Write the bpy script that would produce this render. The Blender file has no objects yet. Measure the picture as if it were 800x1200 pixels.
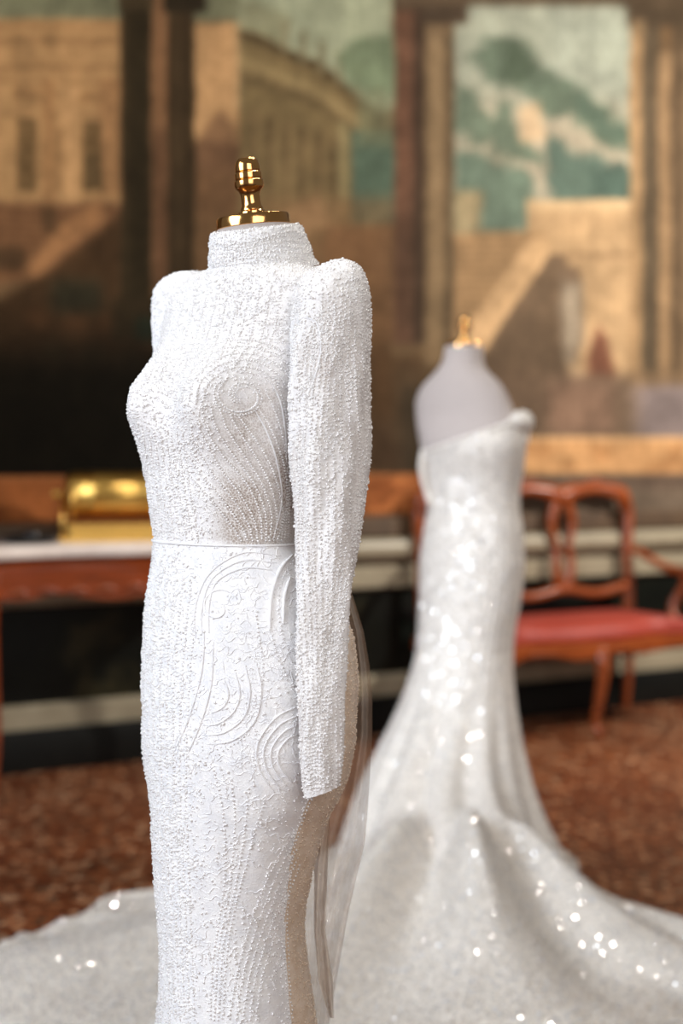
import bpy, math, random
import numpy as np
from mathutils import Vector
from mathutils.bvhtree import BVHTree

random.seed(4)
rng = np.random.default_rng(11)
S = bpy.context.scene
COL = S.collection

# ------------------------------------------------------------------ camera, world, lights, exposure
F = 1667.0            # focal length in pixels of an 800 x 1200 frame (50 mm on a 36 mm tall sensor)
CX, CY, EYE = 400.0, 536.0, 1.16
cam_data = bpy.data.cameras.new('camera')
cam_data.sensor_fit = 'VERTICAL'
cam_data.sensor_height = 36.0
cam_data.sensor_width = 24.0
cam_data.lens = 50.0
cam_data.shift_y = -64.0 / 1200.0
cam_data.clip_start = 0.05
cam_data.dof.use_dof = True
cam_data.dof.focus_distance = 1.86
cam_data.dof.aperture_fstop = 2.0
cam = bpy.data.objects.new('camera', cam_data)
cam.location = (0, 0, EYE)
cam.rotation_euler = (math.pi / 2, 0, 0)
COL.objects.link(cam)
S.camera = cam

world = bpy.data.worlds.new('world')
S.world = world
world.use_nodes = True
bg = world.node_tree.nodes['Background']
bg.inputs[0].default_value = (1.0, 0.92, 0.84, 1)
bg.inputs[1].default_value = 0.14


def area_light(name, loc, target, sx, sy, power, color, spread=180):
    d = bpy.data.lights.new(name, 'AREA')
    d.shape = 'RECTANGLE'
    d.size, d.size_y = sx, sy
    d.energy = power
    d.color = color
    d.spread = math.radians(spread)
    o = bpy.data.objects.new(name, d)
    o.location = loc
    o.rotation_euler = (Vector(target) - Vector(loc)).to_track_quat('-Z', 'Y').to_euler()
    COL.objects.link(o)
    return o


def bulb(name, loc, power, radius, color):
    d = bpy.data.lights.new(name, 'POINT')
    d.energy = power
    d.shadow_soft_size = radius
    d.color = color
    o = bpy.data.objects.new(name, d)
    o.location = loc
    COL.objects.link(o)
    return o


def spot(name, loc, target, power, angle, blend, radius, color):
    d = bpy.data.lights.new(name, 'SPOT')
    d.energy = power
    d.spot_size = math.radians(angle)
    d.spot_blend = blend
    d.shadow_soft_size = radius
    d.color = color
    o = bpy.data.objects.new(name, d)
    o.location = loc
    o.rotation_euler = (Vector(target) - Vector(loc)).to_track_quat('-Z', 'Y').to_euler()
    COL.objects.link(o)
    return o


area_light('window_daylight', (-2.7, 0.3, 2.0), (0.1, 2.2, 0.8), 1.5, 2.4, 30, (0.87, 0.93, 1.0), 100)
area_light('far_window_daylight', (-2.9, 1.5, 2.6), (0.4, 4.1, 0.5), 1.0, 1.8, 14, (0.78, 0.88, 1.0), 60)
area_light('front_fill', (0.9, -1.2, 2.1), (0.4, 3.0, 0.7), 2.0, 2.4, 22, (1.0, 0.96, 0.92), 110)  # added fill from behind the eye, not an actual window
spot('picture_spotlight', (3.1, 5.0, 2.6), (0.9, 6.7, 1.3), 560, 110, 0.5, 0.08, (1.0, 0.95, 0.88))
spot('left_wall_fill', (-2.3, 3.3, 3.3), (-0.7, 5.56, 2.5), 150, 62, 0.7, 0.08, (1.0, 0.94, 0.86))  # added lamp to brighten the left of the painting and the brass drum
for k in range(24):  # unseen point lights added for sequin glints and top light on the train
    a = k * math.tau / 12 + (k // 12) * 0.26
    rr = 0.7 if k < 12 else 0.4
    bulb('sparkle_light', (0.25 + rr * math.cos(a), 2.6 + rr * math.sin(a), 3.2 + 0.3 * (k // 12)), 4.6, 0.036, (1.0, 0.95, 0.88))

S.view_settings.view_transform = 'Standard'
S.view_settings.look = 'None'
S.view_settings.gamma = 1.0
S.view_settings.use_curve_mapping = False
S.view_settings.exposure = 0.0


# ------------------------------------------------------------------ small helpers
def at(px, py, Y):
    """The point that stands Y metres ahead of the eye on the line through a pixel of the photograph."""
    return np.stack(np.broadcast_arrays((np.asarray(px, float) - CX) / F * Y, np.asarray(Y, float),
                                        EYE - (np.asarray(py, float) - CY) / F * Y), -1)


def lin(c):
    c = np.asarray(c, float) / 255.0
    return np.where(c <= 0.04045, c / 12.92, ((c + 0.055) / 1.055) ** 2.4)


def rgba(c):
    r = lin(c)
    return (float(r[0]), float(r[1]), float(r[2]), 1.0)


def thing(name, label, cat, loc=(0, 0, 0), group=None):
    o = bpy.data.objects.new(name, None)
    o.empty_display_size = 0.1
    o.location = loc
    COL.objects.link(o)
    o['label'] = label
    o['category'] = cat
    if group:
        o['group'] = group
    return o


def link_mesh(name, me, m, parent=None):
    if m is not None:
        me.materials.append(m)
    o = bpy.data.objects.new(name, me)
    COL.objects.link(o)
    if parent is not None:
        o.parent = parent
        # geometry is written in world space; undo the parents' offsets
        off = Vector((0, 0, 0))
        p = parent
        while p is not None:
            off += p.location
            p = p.parent
        o.location = -off
    return o


def raw_mesh(name, verts, faces, m, parent=None, smooth=True):
    """verts (n,3), faces (k,3|4) arrays -> one mesh object."""
    verts = np.ascontiguousarray(verts, dtype=np.float32)
    faces = np.ascontiguousarray(faces, dtype=np.int32)
    k, w = faces.shape
    me = bpy.data.meshes.new(name)
    me.vertices.add(len(verts))
    me.vertices.foreach_set('co', verts.ravel())
    me.loops.add(k * w)
    me.loops.foreach_set('vertex_index', faces.ravel())
    me.polygons.add(k)
    me.polygons.foreach_set('loop_start', np.arange(0, k * w, w, dtype=np.int32))
    me.polygons.foreach_set('use_smooth', np.full(k, smooth, dtype=bool))
    me.update(calc_edges=True)
    me.validate()
    return link_mesh(name, me, m, parent)


def grid_faces(nv, nu, closed=True):
    i = np.arange(nv - 1)[:, None]
    j = np.arange(nu if closed else nu - 1)[None, :]
    j2 = (j + 1) % nu
    return np.stack([i * nu + j, i * nu + j2, (i + 1) * nu + j2, (i + 1) * nu + j], -1).reshape(-1, 4)


def surf(name, P, m, parent=None, closed=True, keep=None):
    nv, nu = P.shape[:2]
    f = grid_faces(nv, nu, closed)
    if keep is not None:
        f = f[keep.reshape(-1)]
    v = P.reshape(-1, 3)
    used = np.unique(f)
    remap = np.zeros(len(v), int)
    remap[used] = np.arange(len(used))
    return raw_mesh(name, v[used], remap[f], m, parent)


class MB:
    """Collects boxes, tubes and lathes and links them as ONE mesh object."""

    def __init__(self):
        self.v, self.f, self.n = [], [], 0

    def add(self, v, f):
        v = np.asarray(v, float).reshape(-1, 3)
        self.v.append(v)
        self.f += [tuple(int(i) + self.n for i in q) for q in f]
        self.n += len(v)

    def grid(self, P, closed=True, caps=True):
        nv, nu = P.shape[:2]
        f = [tuple(q) for q in grid_faces(nv, nu, closed)]
        if caps and closed:
            f.append(tuple(range(nu))[::-1])
            f.append(tuple((nv - 1) * nu + j for j in range(nu)))
        self.add(P, f)

    def tube(self, pts, r, n=10, flat=1.0, up=(0, 0, 1)):
        pts = np.asarray(pts, float)
        r = np.broadcast_to(np.asarray(r, float), (len(pts),))
        T = np.gradient(pts, axis=0)
        T /= np.linalg.norm(T, axis=1, keepdims=True) + 1e-12
        N = np.zeros_like(pts)
        ref = np.asarray(up, float)
        if abs(T[0] @ ref) > 0.95:
            ref = np.array([1.0, 0.2, 0])
        nn = ref - (ref @ T[0]) * T[0]
        for i in range(len(pts)):
            nn = nn - (nn @ T[i]) * T[i]
            nn /= np.linalg.norm(nn) + 1e-12
            N[i] = nn
        B = np.cross(T, N)
        a = np.linspace(0, math.tau, n, endpoint=False)
        P = pts[:, None] + r[:, None, None] * (N[:, None] * np.cos(a)[None, :, None] * flat + B[:, None] * np.sin(a)[None, :, None])
        self.grid(P)

    def lathe(self, prof, C, axis=(0, 0, 1), n=40):
        """prof: list of (radius, height along axis)."""
        A = np.asarray(axis, float)
        A /= np.linalg.norm(A)
        U = np.cross(A, (0, 1, 0.01))
        U /= np.linalg.norm(U)
        V = np.cross(A, U)
        a = np.linspace(0, math.tau, n, endpoint=False)
        pr = np.asarray(prof, float)
        ring = np.cos(a)[:, None] * U + np.sin(a)[:, None] * V
        P = np.asarray(C, float) + pr[:, 1][:, None, None] * A + pr[:, 0][:, None, None] * ring[None]
        self.grid(P)

    def build(self, name, m, parent=None, smooth=True, sharp=None):
        me = bpy.data.meshes.new(name)
        me.from_pydata(np.concatenate(self.v).tolist(), [], self.f)
        if smooth:
            for p in me.polygons:
                p.use_smooth = True
            if sharp:
                me.set_sharp_from_angle(angle=math.radians(sharp))
        me.update()
        return link_mesh(name, me, m, parent)


def smooth_poly(pts, n=40):
    """Catmull-Rom through the given points."""
    p = np.asarray(pts, float)
    p = np.vstack([2 * p[0] - p[1], p, 2 * p[-1] - p[-2]])
    t = np.linspace(0, len(p) - 3 - 1e-6, n)
    i = t.astype(int)
    u = (t - i)[:, None]
    a, b, c, d = p[i], p[i + 1], p[i + 2], p[i + 3]
    return 0.5 * (2 * b + (c - a) * u + (2 * a - 5 * b + 4 * c - d) * u ** 2 + (3 * b - a - 3 * c + d) * u ** 3)


def hash2(ix, iy, seed):
    h = (ix.astype(np.int64) * 374761393 + iy.astype(np.int64) * 668265263 + seed * 974711) & 0xffffffff
    h = ((h ^ (h >> 13)) * 1274126177) & 0xffffffff
    return ((h ^ (h >> 16)) & 0xffff) / 65535.0


def vnoise(x, y, seed=0):
    ix, iy = np.floor(x).astype(int), np.floor(y).astype(int)
    fx, fy = x - ix, y - iy
    fx, fy = fx * fx * (3 - 2 * fx), fy * fy * (3 - 2 * fy)
    a, b = hash2(ix, iy, seed), hash2(ix + 1, iy, seed)
    c, d = hash2(ix, iy + 1, seed), hash2(ix + 1, iy + 1, seed)
    return (a * (1 - fx) + b * fx) * (1 - fy) + (c * (1 - fx) + d * fx) * fy


def fbm(x, y, seed=0, oct=4):
    s, amp, tot = 0, 1.0, 0
    for k in range(oct):
        s = s + amp * vnoise(x * 2 ** k, y * 2 ** k, seed + k * 17)
        tot += amp
        amp *= 0.5
    return s / tot - 0.5


# ------------------------------------------------------------------ materials
def new_mat(name):
    m = bpy.data.materials.new(name)
    m.use_nodes = True
    nt = m.node_tree
    b = nt.nodes['Principled BSDF']
    return m, nt, b


def node(nt, t, **kw):
    n = nt.nodes.new(t)
    for k, v in kw.items():
        if isinstance(k, str) and hasattr(n, k):
            setattr(n, k, v)
    return n


def texco(nt, scale=(1, 1, 1)):
    tc = nt.nodes.new('ShaderNodeTexCoord')
    mp = nt.nodes.new('ShaderNodeMapping')
    mp.inputs['Scale'].default_value = scale
    nt.links.new(tc.outputs['Object'], mp.inputs['Vector'])
    return mp.outputs['Vector']


def ramp(nt, fac, stops):
    r = nt.nodes.new('ShaderNodeValToRGB')
    els = r.color_ramp.elements
    while len(els) < len(stops):
        els.new(0.5)
    for e, (p, c) in zip(els, stops):
        e.position = p
        e.color = rgba(c)
    nt.links.new(fac, r.inputs['Fac'])
    return r.outputs['Color']


def mix_mul(nt, a, b, fac=1.0):
    m = nt.nodes.new('ShaderNodeMix')
    m.data_type = 'RGBA'
    m.blend_type = 'MULTIPLY'
    m.inputs['Factor'].default_value = fac
    nt.links.new(a, m.inputs[6])
    nt.links.new(b, m.inputs[7])
    return m.outputs[2]


def bump(nt, b, h, strength, dist, prev=None):
    n = nt.nodes.new('ShaderNodeBump')
    n.inputs['Strength'].default_value = strength
    n.inputs['Distance'].default_value = dist
    nt.links.new(h, n.inputs['Height'])
    if prev is not None:
        nt.links.new(prev, n.inputs['Normal'])
    nt.links.new(n.outputs['Normal'], b.inputs['Normal'])
    return n.outputs['Normal']


def noise(nt, vec, scale, detail=4, rough=0.55):
    n = nt.nodes.new('ShaderNodeTexNoise')
    n.inputs['Scale'].default_value = scale
    n.inputs['Detail'].default_value = detail
    n.inputs['Roughness'].default_value = rough
    nt.links.new(vec, n.inputs['Vector'])
    return n.outputs['Fac']


def voronoi(nt, vec, scale, feature='F1', out='Distance', rand=1.0):
    n = nt.nodes.new('ShaderNodeTexVoronoi')
    n.feature = feature
    n.inputs['Scale'].default_value = scale
    n.inputs['Randomness'].default_value = rand
    nt.links.new(vec, n.inputs['Vector'])
    return n.outputs[out]


def cloth(name, c_lo, c_hi, rough=0.75, lace=True, sheer=0.0, scale=1.0, attr=None):
    m, nt, b = new_mat(name)
    v = texco(nt)
    n1 = noise(nt, v, 55 * scale, 5, 0.65)
    col = ramp(nt, n1, [(0.35, c_lo), (0.6, c_hi)])
    if attr:   # woven areas: 0 = bare nude mesh, 1 = dense white lace
        a = nt.nodes.new('ShaderNodeAttribute')
        a.attribute_name = 'lace'
        net = voronoi(nt, v, 260, 'DISTANCE_TO_EDGE')
        netc = ramp(nt, net, [(0.02, (238, 234, 232)), (0.12, attr)])
        mx = nt.nodes.new('ShaderNodeMix')
        mx.data_type = 'RGBA'
        nt.links.new(a.outputs['Fac'], mx.inputs['Factor'])
        nt.links.new(netc, mx.inputs[6])
        nt.links.new(col, mx.inputs[7])
        col = mx.outputs[2]
    nt.links.new(col, b.inputs['Base Color'])
    b.inputs['Roughness'].default_value = rough
    b.inputs['Sheen Weight'].default_value = 0.15
    if lace:
        net = voronoi(nt, v, 210 * scale, 'DISTANCE_TO_EDGE')
        th = nt.nodes.new('ShaderNodeMapRange')
        th.inputs['From Min'].default_value = 0.0
        th.inputs['From Max'].default_value = 0.16
        th.inputs['To Min'].default_value = 1.0
        th.inputs['To Max'].default_value = 0.0
        nt.links.new(net, th.inputs['Value'])
        nb = bump(nt, b, th.outputs['Result'], 0.22, 0.0010)
        bump(nt, b, noise(nt, v, 30 * scale, 4, 0.5), 0.12, 0.005, nb)
    else:
        bump(nt, b, noise(nt, v, 90 * scale, 4), 0.2, 0.002)
    if sheer > 0:
        b.inputs['Alpha'].default_value = 1 - sheer
    return m


def varnish(name, c1, c2, rough=0.28, grain=(3, 3, 40)):
    m, nt, b = new_mat(name)
    v = texco(nt, grain)
    n1 = noise(nt, v, 2.2, 6, 0.6)
    nt.links.new(ramp(nt, n1, [(0.3, c1), (0.7, c2)]), b.inputs['Base Color'])
    b.inputs['Roughness'].default_value = rough
    b.inputs['Coat Weight'].default_value = 0.3
    bump(nt, b, n1, 0.15, 0.002)
    return m


def metal(name, c, rough=0.12):
    m, nt, b = new_mat(name)
    v = texco(nt)
    n1 = noise(nt, v, 30, 3)
    nt.links.new(ramp(nt, n1, [(0.3, tuple(x * 0.94 for x in c)), (0.7, c)]), b.inputs['Base Color'])
    b.inputs['Metallic'].default_value = 1.0
    b.inputs['Roughness'].default_value = rough
    return m


def stone(name, stops, scale, rough=0.3, detail=6):
    m, nt, b = new_mat(name)
    v = texco(nt)
    n1 = noise(nt, v, scale, detail, 0.62)
    nt.links.new(ramp(nt, n1, stops), b.inputs['Base Color'])
    b.inputs['Roughness'].default_value = rough
    bump(nt, b, noise(nt, v, scale * 8, 3), 0.08, 0.002)
    return m


M_white = cloth('ivory_lace', (238, 238, 242), (252, 251, 252), 0.7)
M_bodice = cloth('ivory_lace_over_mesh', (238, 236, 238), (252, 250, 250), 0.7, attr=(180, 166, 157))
M_nude = cloth('nude_beaded_mesh', (222, 198, 174), (238, 220, 202), 0.65)
M_tulle = cloth('sheer_nude_tulle', (205, 186, 170), (222, 206, 192), 0.8, lace=False, sheer=0.55)
M_ribbon = cloth('folded_tulle', (205, 186, 168), (224, 208, 192), 0.8, lace=False, sheer=0.3)
M_form = cloth('ivory_jersey', (180, 169, 166), (192, 181, 177), 0.8, lace=False, scale=3)
M_seq = cloth('sequinned_tulle', (224, 216, 208), (245, 239, 232), 0.55, lace=False, scale=2)
M_train = cloth('sequinned_tulle_train', (224, 215, 205), (245, 238, 229), 0.55, lace=False, sheer=0.12, scale=2)
M_gold = metal('polished_gold', (240, 184, 116), 0.13)
M_brass = metal('polished_brass', (236, 190, 102), 0.28)
M_mahog = varnish('mahogany_varnish', (108, 44, 15), (152, 74, 28))
M_mahog_dark = varnish('dark_mahogany_varnish', (96, 38, 12), (150, 66, 24))
M_marble_top = stone('pale_marble', [(0.3, (214, 196, 186)), (0.7, (240, 226, 216))], 9, 0.2)
M_cream = stone('cream_stone', [(0.3, (130, 119, 98)), (0.7, (156, 145, 122))], 6, 0.4)
M_ledge = stone('brown_painted_ledge', [(0.3, (62, 46, 32)), (0.7, (88, 68, 48))], 7, 0.5)
M_black = stone('black_green_marble', [(0.3, (9, 11, 9)), (0.56, (17, 19, 14)), (0.66, (50, 46, 30)), (0.72, (16, 18, 13))], 3.2, 0.35, 9)
M_plinth = stone('black_plinth', [(0.3, (10, 11, 10)), (0.7, (22, 21, 18))], 6, 0.35)
for m_ in (M_black, M_plinth):
    m_.node_tree.nodes['Principled BSDF'].inputs['Specular IOR Level'].default_value = 0.2
M_plaster = stone('plaster', [(0.3, (96, 82, 64)), (0.7, (120, 104, 84))], 4, 0.8)
M_tray = stone('black_lacquer', [(0.3, (8, 8, 9)), (0.7, (16, 16, 18))], 6, 0.18)

M_red, nt, b = new_mat('red_silk_upholstery')
v = texco(nt)
nt.links.new(ramp(nt, noise(nt, v, 30, 6, 0.7), [(0.3, (130, 38, 24)), (0.7, (156, 54, 36))]), b.inputs['Base Color'])
b.inputs['Roughness'].default_value = 0.6
bump(nt, b, noise(nt, v, 300, 2), 0.2, 0.001)

M_bead, nt, b = new_mat('pearl_bead')
v = texco(nt)
nt.links.new(ramp(nt, noise(nt, v, 400, 2), [(0.3, (236, 234, 236)), (0.7, (254, 252, 250))]), b.inputs['Base Color'])
b.inputs['Roughness'].default_value = 0.16
b.inputs['IOR'].default_value = 1.6
b.inputs['Coat Weight'].default_value = 0.5

M_nbead, nt, b = new_mat('champagne_bead')
v = texco(nt)
nt.links.new(ramp(nt, noise(nt, v, 400, 2), [(0.3, (206, 184, 160)), (0.7, (240, 224, 206))]), b.inputs['Base Color'])
b.inputs['Roughness'].default_value = 0.18
b.inputs['Coat Weight'].default_value = 0.5

M_sequin, nt, b = new_mat('silver_sequin')
v = texco(nt)
nt.links.new(ramp(nt, noise(nt, v, 60, 2), [(0.3, (226, 226, 232)), (0.5, (250, 244, 236)), (0.7, (232, 238, 250))]), b.inputs['Base Color'])
b.inputs['Metallic'].default_value = 0.42
b.inputs['Roughness'].default_value = 0.06

# terrazzo floor: stone chips set in a red-brown binder
M_floor, nt, b = new_mat('venetian_terrazzo')
v = texco(nt)
chipc = voronoi(nt, v, 44, 'F1', 'Color')
sep = nt.nodes.new('ShaderNodeSeparateColor')
nt.links.new(chipc, sep.inputs['Color'])
chip = ramp(nt, sep.outputs['Red'], [(0.0, (86, 40, 18)), (0.3, (124, 64, 32)), (0.6, (146, 84, 48)), (0.78, (176, 116, 76)), (0.9, (226, 180, 140)), (1.0, (70, 44, 28))])
edge = ramp(nt, voronoi(nt, v, 44, 'DISTANCE_TO_EDGE'), [(0.02, (120, 92, 76)), (0.1, (255, 255, 255))])
big = ramp(nt, noise(nt, v, 1.6, 4), [(0.3, (205, 190, 180)), (0.7, (255, 255, 255))])
nt.links.new(mix_mul(nt, mix_mul(nt, chip, edge), big), b.inputs['Base Color'])
b.inputs['Roughness'].default_value = 0.38
bump(nt, b, noise(nt, v, 90, 3), 0.12, 0.002)

# ------------------------------------------------------------------ the setting: wall frame, floor
P0 = np.array([-1.257, 5.24, 0.0])
E = np.array([0.871, 0.491, 0.0])
NW = np.array([0.491, -0.871, 0.0])


def W(s, n, z):
    s, n, z = np.broadcast_arrays(np.asarray(s, float), np.asarray(n, float), np.asarray(z, float))
    return P0 + s[..., None] * E + n[..., None] * NW + z[..., None] * np.array([0, 0, 1.0])


def structure(o):
    o['kind'] = 'structure'
    return o


S0, S1 = -3.0, 6.2
mb = MB()
fl = [(-6, -3.5), (7.5, -3.5), (7.5, 9.6), (-6, 9.6)]
mb.add([(x, y, 0) for x, y in fl] + [(x, y, -0.1) for x, y in fl],
       [(0, 1, 2, 3), (7, 6, 5, 4), (0, 4, 5, 1), (1, 5, 6, 2), (2, 6, 7, 3), (3, 7, 4, 0)])
structure(mb.build('floor', M_floor, smooth=False))


def wall_box(mb, s0, s1, n0, n1, z0, z1):
    c = [W(s, n, z) for z in (z0, z1) for s, n in ((s0, n0), (s1, n0), (s1, n1), (s0, n1))]
    mb.add(c, [(0, 1, 2, 3), (7, 6, 5, 4), (0, 4, 5, 1), (1, 5, 6, 2), (2, 6, 7, 3), (3, 7, 4, 0)])


def wall_profile(name, prof, m):
    """extrude an (n, z) outline along the wall."""
    pr = np.asarray(prof, float)
    P = np.stack([W(S0, pr[:, 0], pr[:, 1]), W(S1, pr[:, 0], pr[:, 1])])
    mb = MB()
    mb.grid(P)
    return structure(mb.build(name, m, smooth=True, sharp=35))


mb = MB(); wall_box(mb, S0, S1, -0.2, 0.0, 0.0, 4.4)
structure(mb.build('wall_back', M_plaster, smooth=False))
mb = MB(); wall_box(mb, S0, S1, 0.0, 0.012, 0.22, 0.64)
structure(mb.build('wall_dado', M_black, smooth=False))


def torus_prof(n0, n1, z0, z1, k=9):
    a = np.linspace(-math.pi / 2, math.pi / 2, k)
    zc, h = (z0 + z1) / 2, (z1 - z0) / 2
    return [(n0, z0)] + [(n1 - h * 0.7 + math.cos(t) * h * 0.7, zc + math.sin(t) * h) for t in a] + [(n0, z1)]


wall_profile('trim_1', [(0, 0.815), (0.03, 0.815), (0.045, 0.83), (0.045, 0.895), (0.03, 0.912), (0, 0.912)], M_ledge)
wall_profile('trim_2', torus_prof(0, 0.075, 0.732, 0.818), M_cream)
wall_profile('trim_3', [(0, 0.70), (0.03, 0.70), (0.03, 0.734), (0, 0.734)], M_ledge)
wall_profile('trim_4', [(0, 0.604), (0.02, 0.604), (0.045, 0.615), (0.045, 0.69), (0.03, 0.702), (0, 0.702)], M_cream)
wall_profile('trim_5', [(0, 0.153), (0.04, 0.153), (0.04, 0.225), (0.02, 0.243), (0, 0.243)], M_cream)
wall_profile('baseboard_back', [(0, 0), (0.07, 0), (0.07, 0.12), (0.055, 0.155), (0, 0.155)], M_plinth)

# ------------------------------------------------------------------ the painted wall (a flat painting: its own colours, left side adjusted for uneven light)
M_mural, nt, b = new_mat('old_painted_canvas')
ca = nt.nodes.new('ShaderNodeVertexColor')
ca.layer_name = 'paint'
v = texco(nt)
grain = ramp(nt, noise(nt, v, 26, 8, 0.75), [(0.25, (206, 204, 200)), (0.7, (255, 255, 255))])
nt.links.new(mix_mul(nt, ca.outputs['Color'], grain), b.inputs['Base Color'])
b.inputs['Roughness'].default_value = 0.9
b.inputs['Specular IOR Level'].default_value = 0.05
bump(nt, b, noise(nt, v, 160, 3), 0.25, 0.002)

NS, NZ = 800, 330
gs = np.linspace(-1.9, 5.4, NS)
gz = np.linspace(0.905, 3.75, NZ)
GS, GZ = np.meshgrid(gs, gz)
MP = W(GS, 0.004, GZ)
# painter's coordinates: the design is drawn on an 800 x 1200 sheet and carried over to the wall
QX = CX + MP[..., 0] / MP[..., 1] * F
QX = np.abs(QX + 60) - 60                       # beyond the sheet the colonnade repeats in mirror image
QX = np.where(QX > 840, 1680 - QX, QX)
QY = np.maximum(CY - (MP[..., 2] - EYE) / MP[..., 1] * F, -70)
PAINT = np.zeros(QX.shape + (3,))
wx = fbm(QX / 38, QY / 38, 3) * 16
wy = fbm(QX / 38, QY / 38, 9) * 16


def cover(mask, c, alpha=1.0):
    m = (np.clip(mask, 0, 1) * alpha)[..., None]
    PAINT[:] = PAINT * (1 - m) + np.asarray(c, float) * m


def sst(a, b, x):
    t = np.clip((x - a) / (b - a + 1e-9), 0, 1)
    return t * t * (3 - 2 * t)


def rect(x0, y0, x1, y1, c, soft=4, alpha=1.0, warp=0.3):
    x, y = QX + wx * warp, QY + wy * warp
    m = sst(x0 - soft, x0 + soft, x) * (1 - sst(x1 - soft, x1 + soft, x)) * sst(y0 - soft, y0 + soft, y) * (1 - sst(y1 - soft, y1 + soft, y))
    cover(m, c, alpha)


def poly(pts, c, soft=4, alpha=1.0, warp=0.3, mottle=0.0, seed=0):
    x, y = QX + wx * warp, QY + wy * warp
    n = len(pts)
    d = np.full(x.shape, 1e9)
    inside = np.zeros(x.shape, bool)
    for i in range(n):
        (ax, ay), (bx, by) = pts[i], pts[(i + 1) % n]
        ex, ey = bx - ax, by - ay
        t = np.clip(((x - ax) * ex + (y - ay) * ey) / (ex * ex + ey * ey + 1e-9), 0, 1)
        d = np.minimum(d, np.hypot(x - ax - t * ex, y - ay - t * ey))
        if ay != by:
            hit = ((ay > y) != (by > y)) & (x < (bx - ax) * (y - ay) / (by - ay) + ax)
            inside ^= hit
    sd = np.where(inside, d, -d)
    if mottle:
        sd = sd + fbm(x / 14, y / 14, seed) * mottle
    cover(sst(-soft, soft, sd), c, alpha)


PAINT[:] = (118, 90, 60)
# left: palace front
rect(-200, -200, 300, 26, (112, 114, 88), 6)
rect(-200, 22, 142, 262, (166, 127, 82), 4)
for yy, hh in ((48, 5), (79, 4), (96, 2), (30, 3)):
    rect(-200, yy - hh, 142, yy + hh, (132, 98, 62), 3, 0.7)
rect(50, 92, 64, 250, (146, 104, 64), 3, 0.8)
rect(116, 92, 142, 230, (140, 98, 62), 5, 0.7)
rect(70, 100, 94, 250, (182, 140, 92), 4, 0.7)
rect(-5, 100, 16, 250, (180, 140, 90), 4, 0.6)
for x0, x1, y0 in ((21, 43, 138), (97, 119, 143)):
    rect(x0 - 6, y0 - 34, x1 + 6, y0 - 22, (130, 94, 58), 4, 0.7)
    rect(x0, y0, x1, 224, (82, 64, 38), 3)
    rect((x0 + x1) / 2 - 1, y0, (x0 + x1) / 2 + 1, 222, (112, 86, 54), 1.5, 0.7)
    for k in range(5):
        rect(x0, y0 + 16 * k, x1, y0 + 16 * k + 2, (110, 84, 52), 1.5, 0.5)
rect(100, 180, 120, 222, (58, 48, 30), 5, 0.8)
rect(60, 148, 74, 224, (132, 97, 60), 3, 0.7)
# steps and the dim foreground at the left
rect(-200, 238, 142, 330, (122, 84, 54), 6)
for k in range(9):
    rect(-200, 244 + 9 * k, 60, 247 + 9 * k, (98, 68, 44), 2, 0.5)
poly([(30, 315), (72, 262), (116, 236), (124, 258), (80, 290), (44, 330)], (168, 118, 74), 7)
rect(-10, 290, 30, 316, (70, 52, 34), 8, 0.8)
rect(48, 240, 66, 272, (76, 56, 36), 7, 0.8)
poly([(-200, 352), (0, 350), (60, 318), (142, 250), (142, 420), (-200, 420)], (70, 50, 31), 8)
rect(-200, 360, 460, 470, (62, 44, 27), 24)
rect(-200, 425, 240, 640, (30, 25, 15), 26)
rect(-200, 470, 200, 640, (25, 21, 13), 24)
for k in range(10):
    rect(30 + 22 * k, 362 + (k * 37) % 70, 56 + 22 * k, 384 + (k * 37) % 70, ((92, 60, 36), (44, 38, 25))[k % 2], 12, 0.6)
rect(60, 328, 118, 366, (44, 44, 32), 12, 0.8)
# centre left: bright wall and receding palace
rect(228, 28, 281, 172, (176, 136, 90), 3)
for k in range(7):
    rect(228, 40 + 18 * k, 281, 42 + 18 * k, (158, 118, 76), 2, 0.6)
rect(228, 165, 300, 250, (112, 80, 56), 10)
poly([(232, 172), (246, 140), (262, 128), (276, 150), (282, 210), (235, 215)], (108, 78, 54), 7)
rect(228, 200, 300, 330, (104, 76, 50), 12, 0.8)
rect(281, -80, 462, 130, (150, 158, 130), 8)
poly([(281, 0), (300, 0), (340, 20), (330, 60), (281, 40)], (122, 122, 94), 8, 0.8)
poly([(281, 34), (300, 38), (372, 72), (446, 132), (446, 280), (281, 280)], (116, 98, 64), 4)
poly([(281, 36), (300, 40), (372, 74), (446, 134), (446, 142), (372, 84), (300, 52), (281, 48)], (84, 70, 46), 3)
poly([(281, 62), (370, 98), (440, 150), (440, 162), (370, 112), (281, 78)], (142, 122, 82), 4, 0.8)
poly([(281, 84), (370, 116), (430, 158), (430, 168), (370, 126), (281, 94)], (92, 76, 50), 4, 0.7)
for k in range(6):
    x0 = 292 + 19 * k
    rect(x0, 130 + k * 6, x0 + 8, 262, (94, 74, 50), 4, 0.6)
    rect(x0 + 9, 125 + k * 6, x0 + 13, 262, (136, 112, 76), 3, 0.45)
for k in range(5):
    rect(330 + 21 * k, 22 + 13 * k, 338 + 21 * k, 60 + 13 * k, (120, 112, 84), 3, 0.8)
poly([(392, 66), (420, 44), (466, 40), (466, 118), (430, 110), (398, 88)], (104, 120, 92), 8, 0.9, mottle=14)
rect(396, 142, 409, 236, (140, 128, 88), 4, 0.8)
rect(412, 152, 464, 264, (76, 94, 78), 4)
poly([(420, 108), (446, 104), (466, 140), (460, 170), (420, 170)], (108, 112, 84), 8, 0.7)
rect(300, 232, 464, 300, (124, 94, 62), 12, 0.6)
poly([(330, 250), (372, 226), (388, 262), (350, 284)], (150, 114, 78), 8, 0.7)
rect(380, 264, 466, 420, (128, 92, 60), 8)
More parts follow.
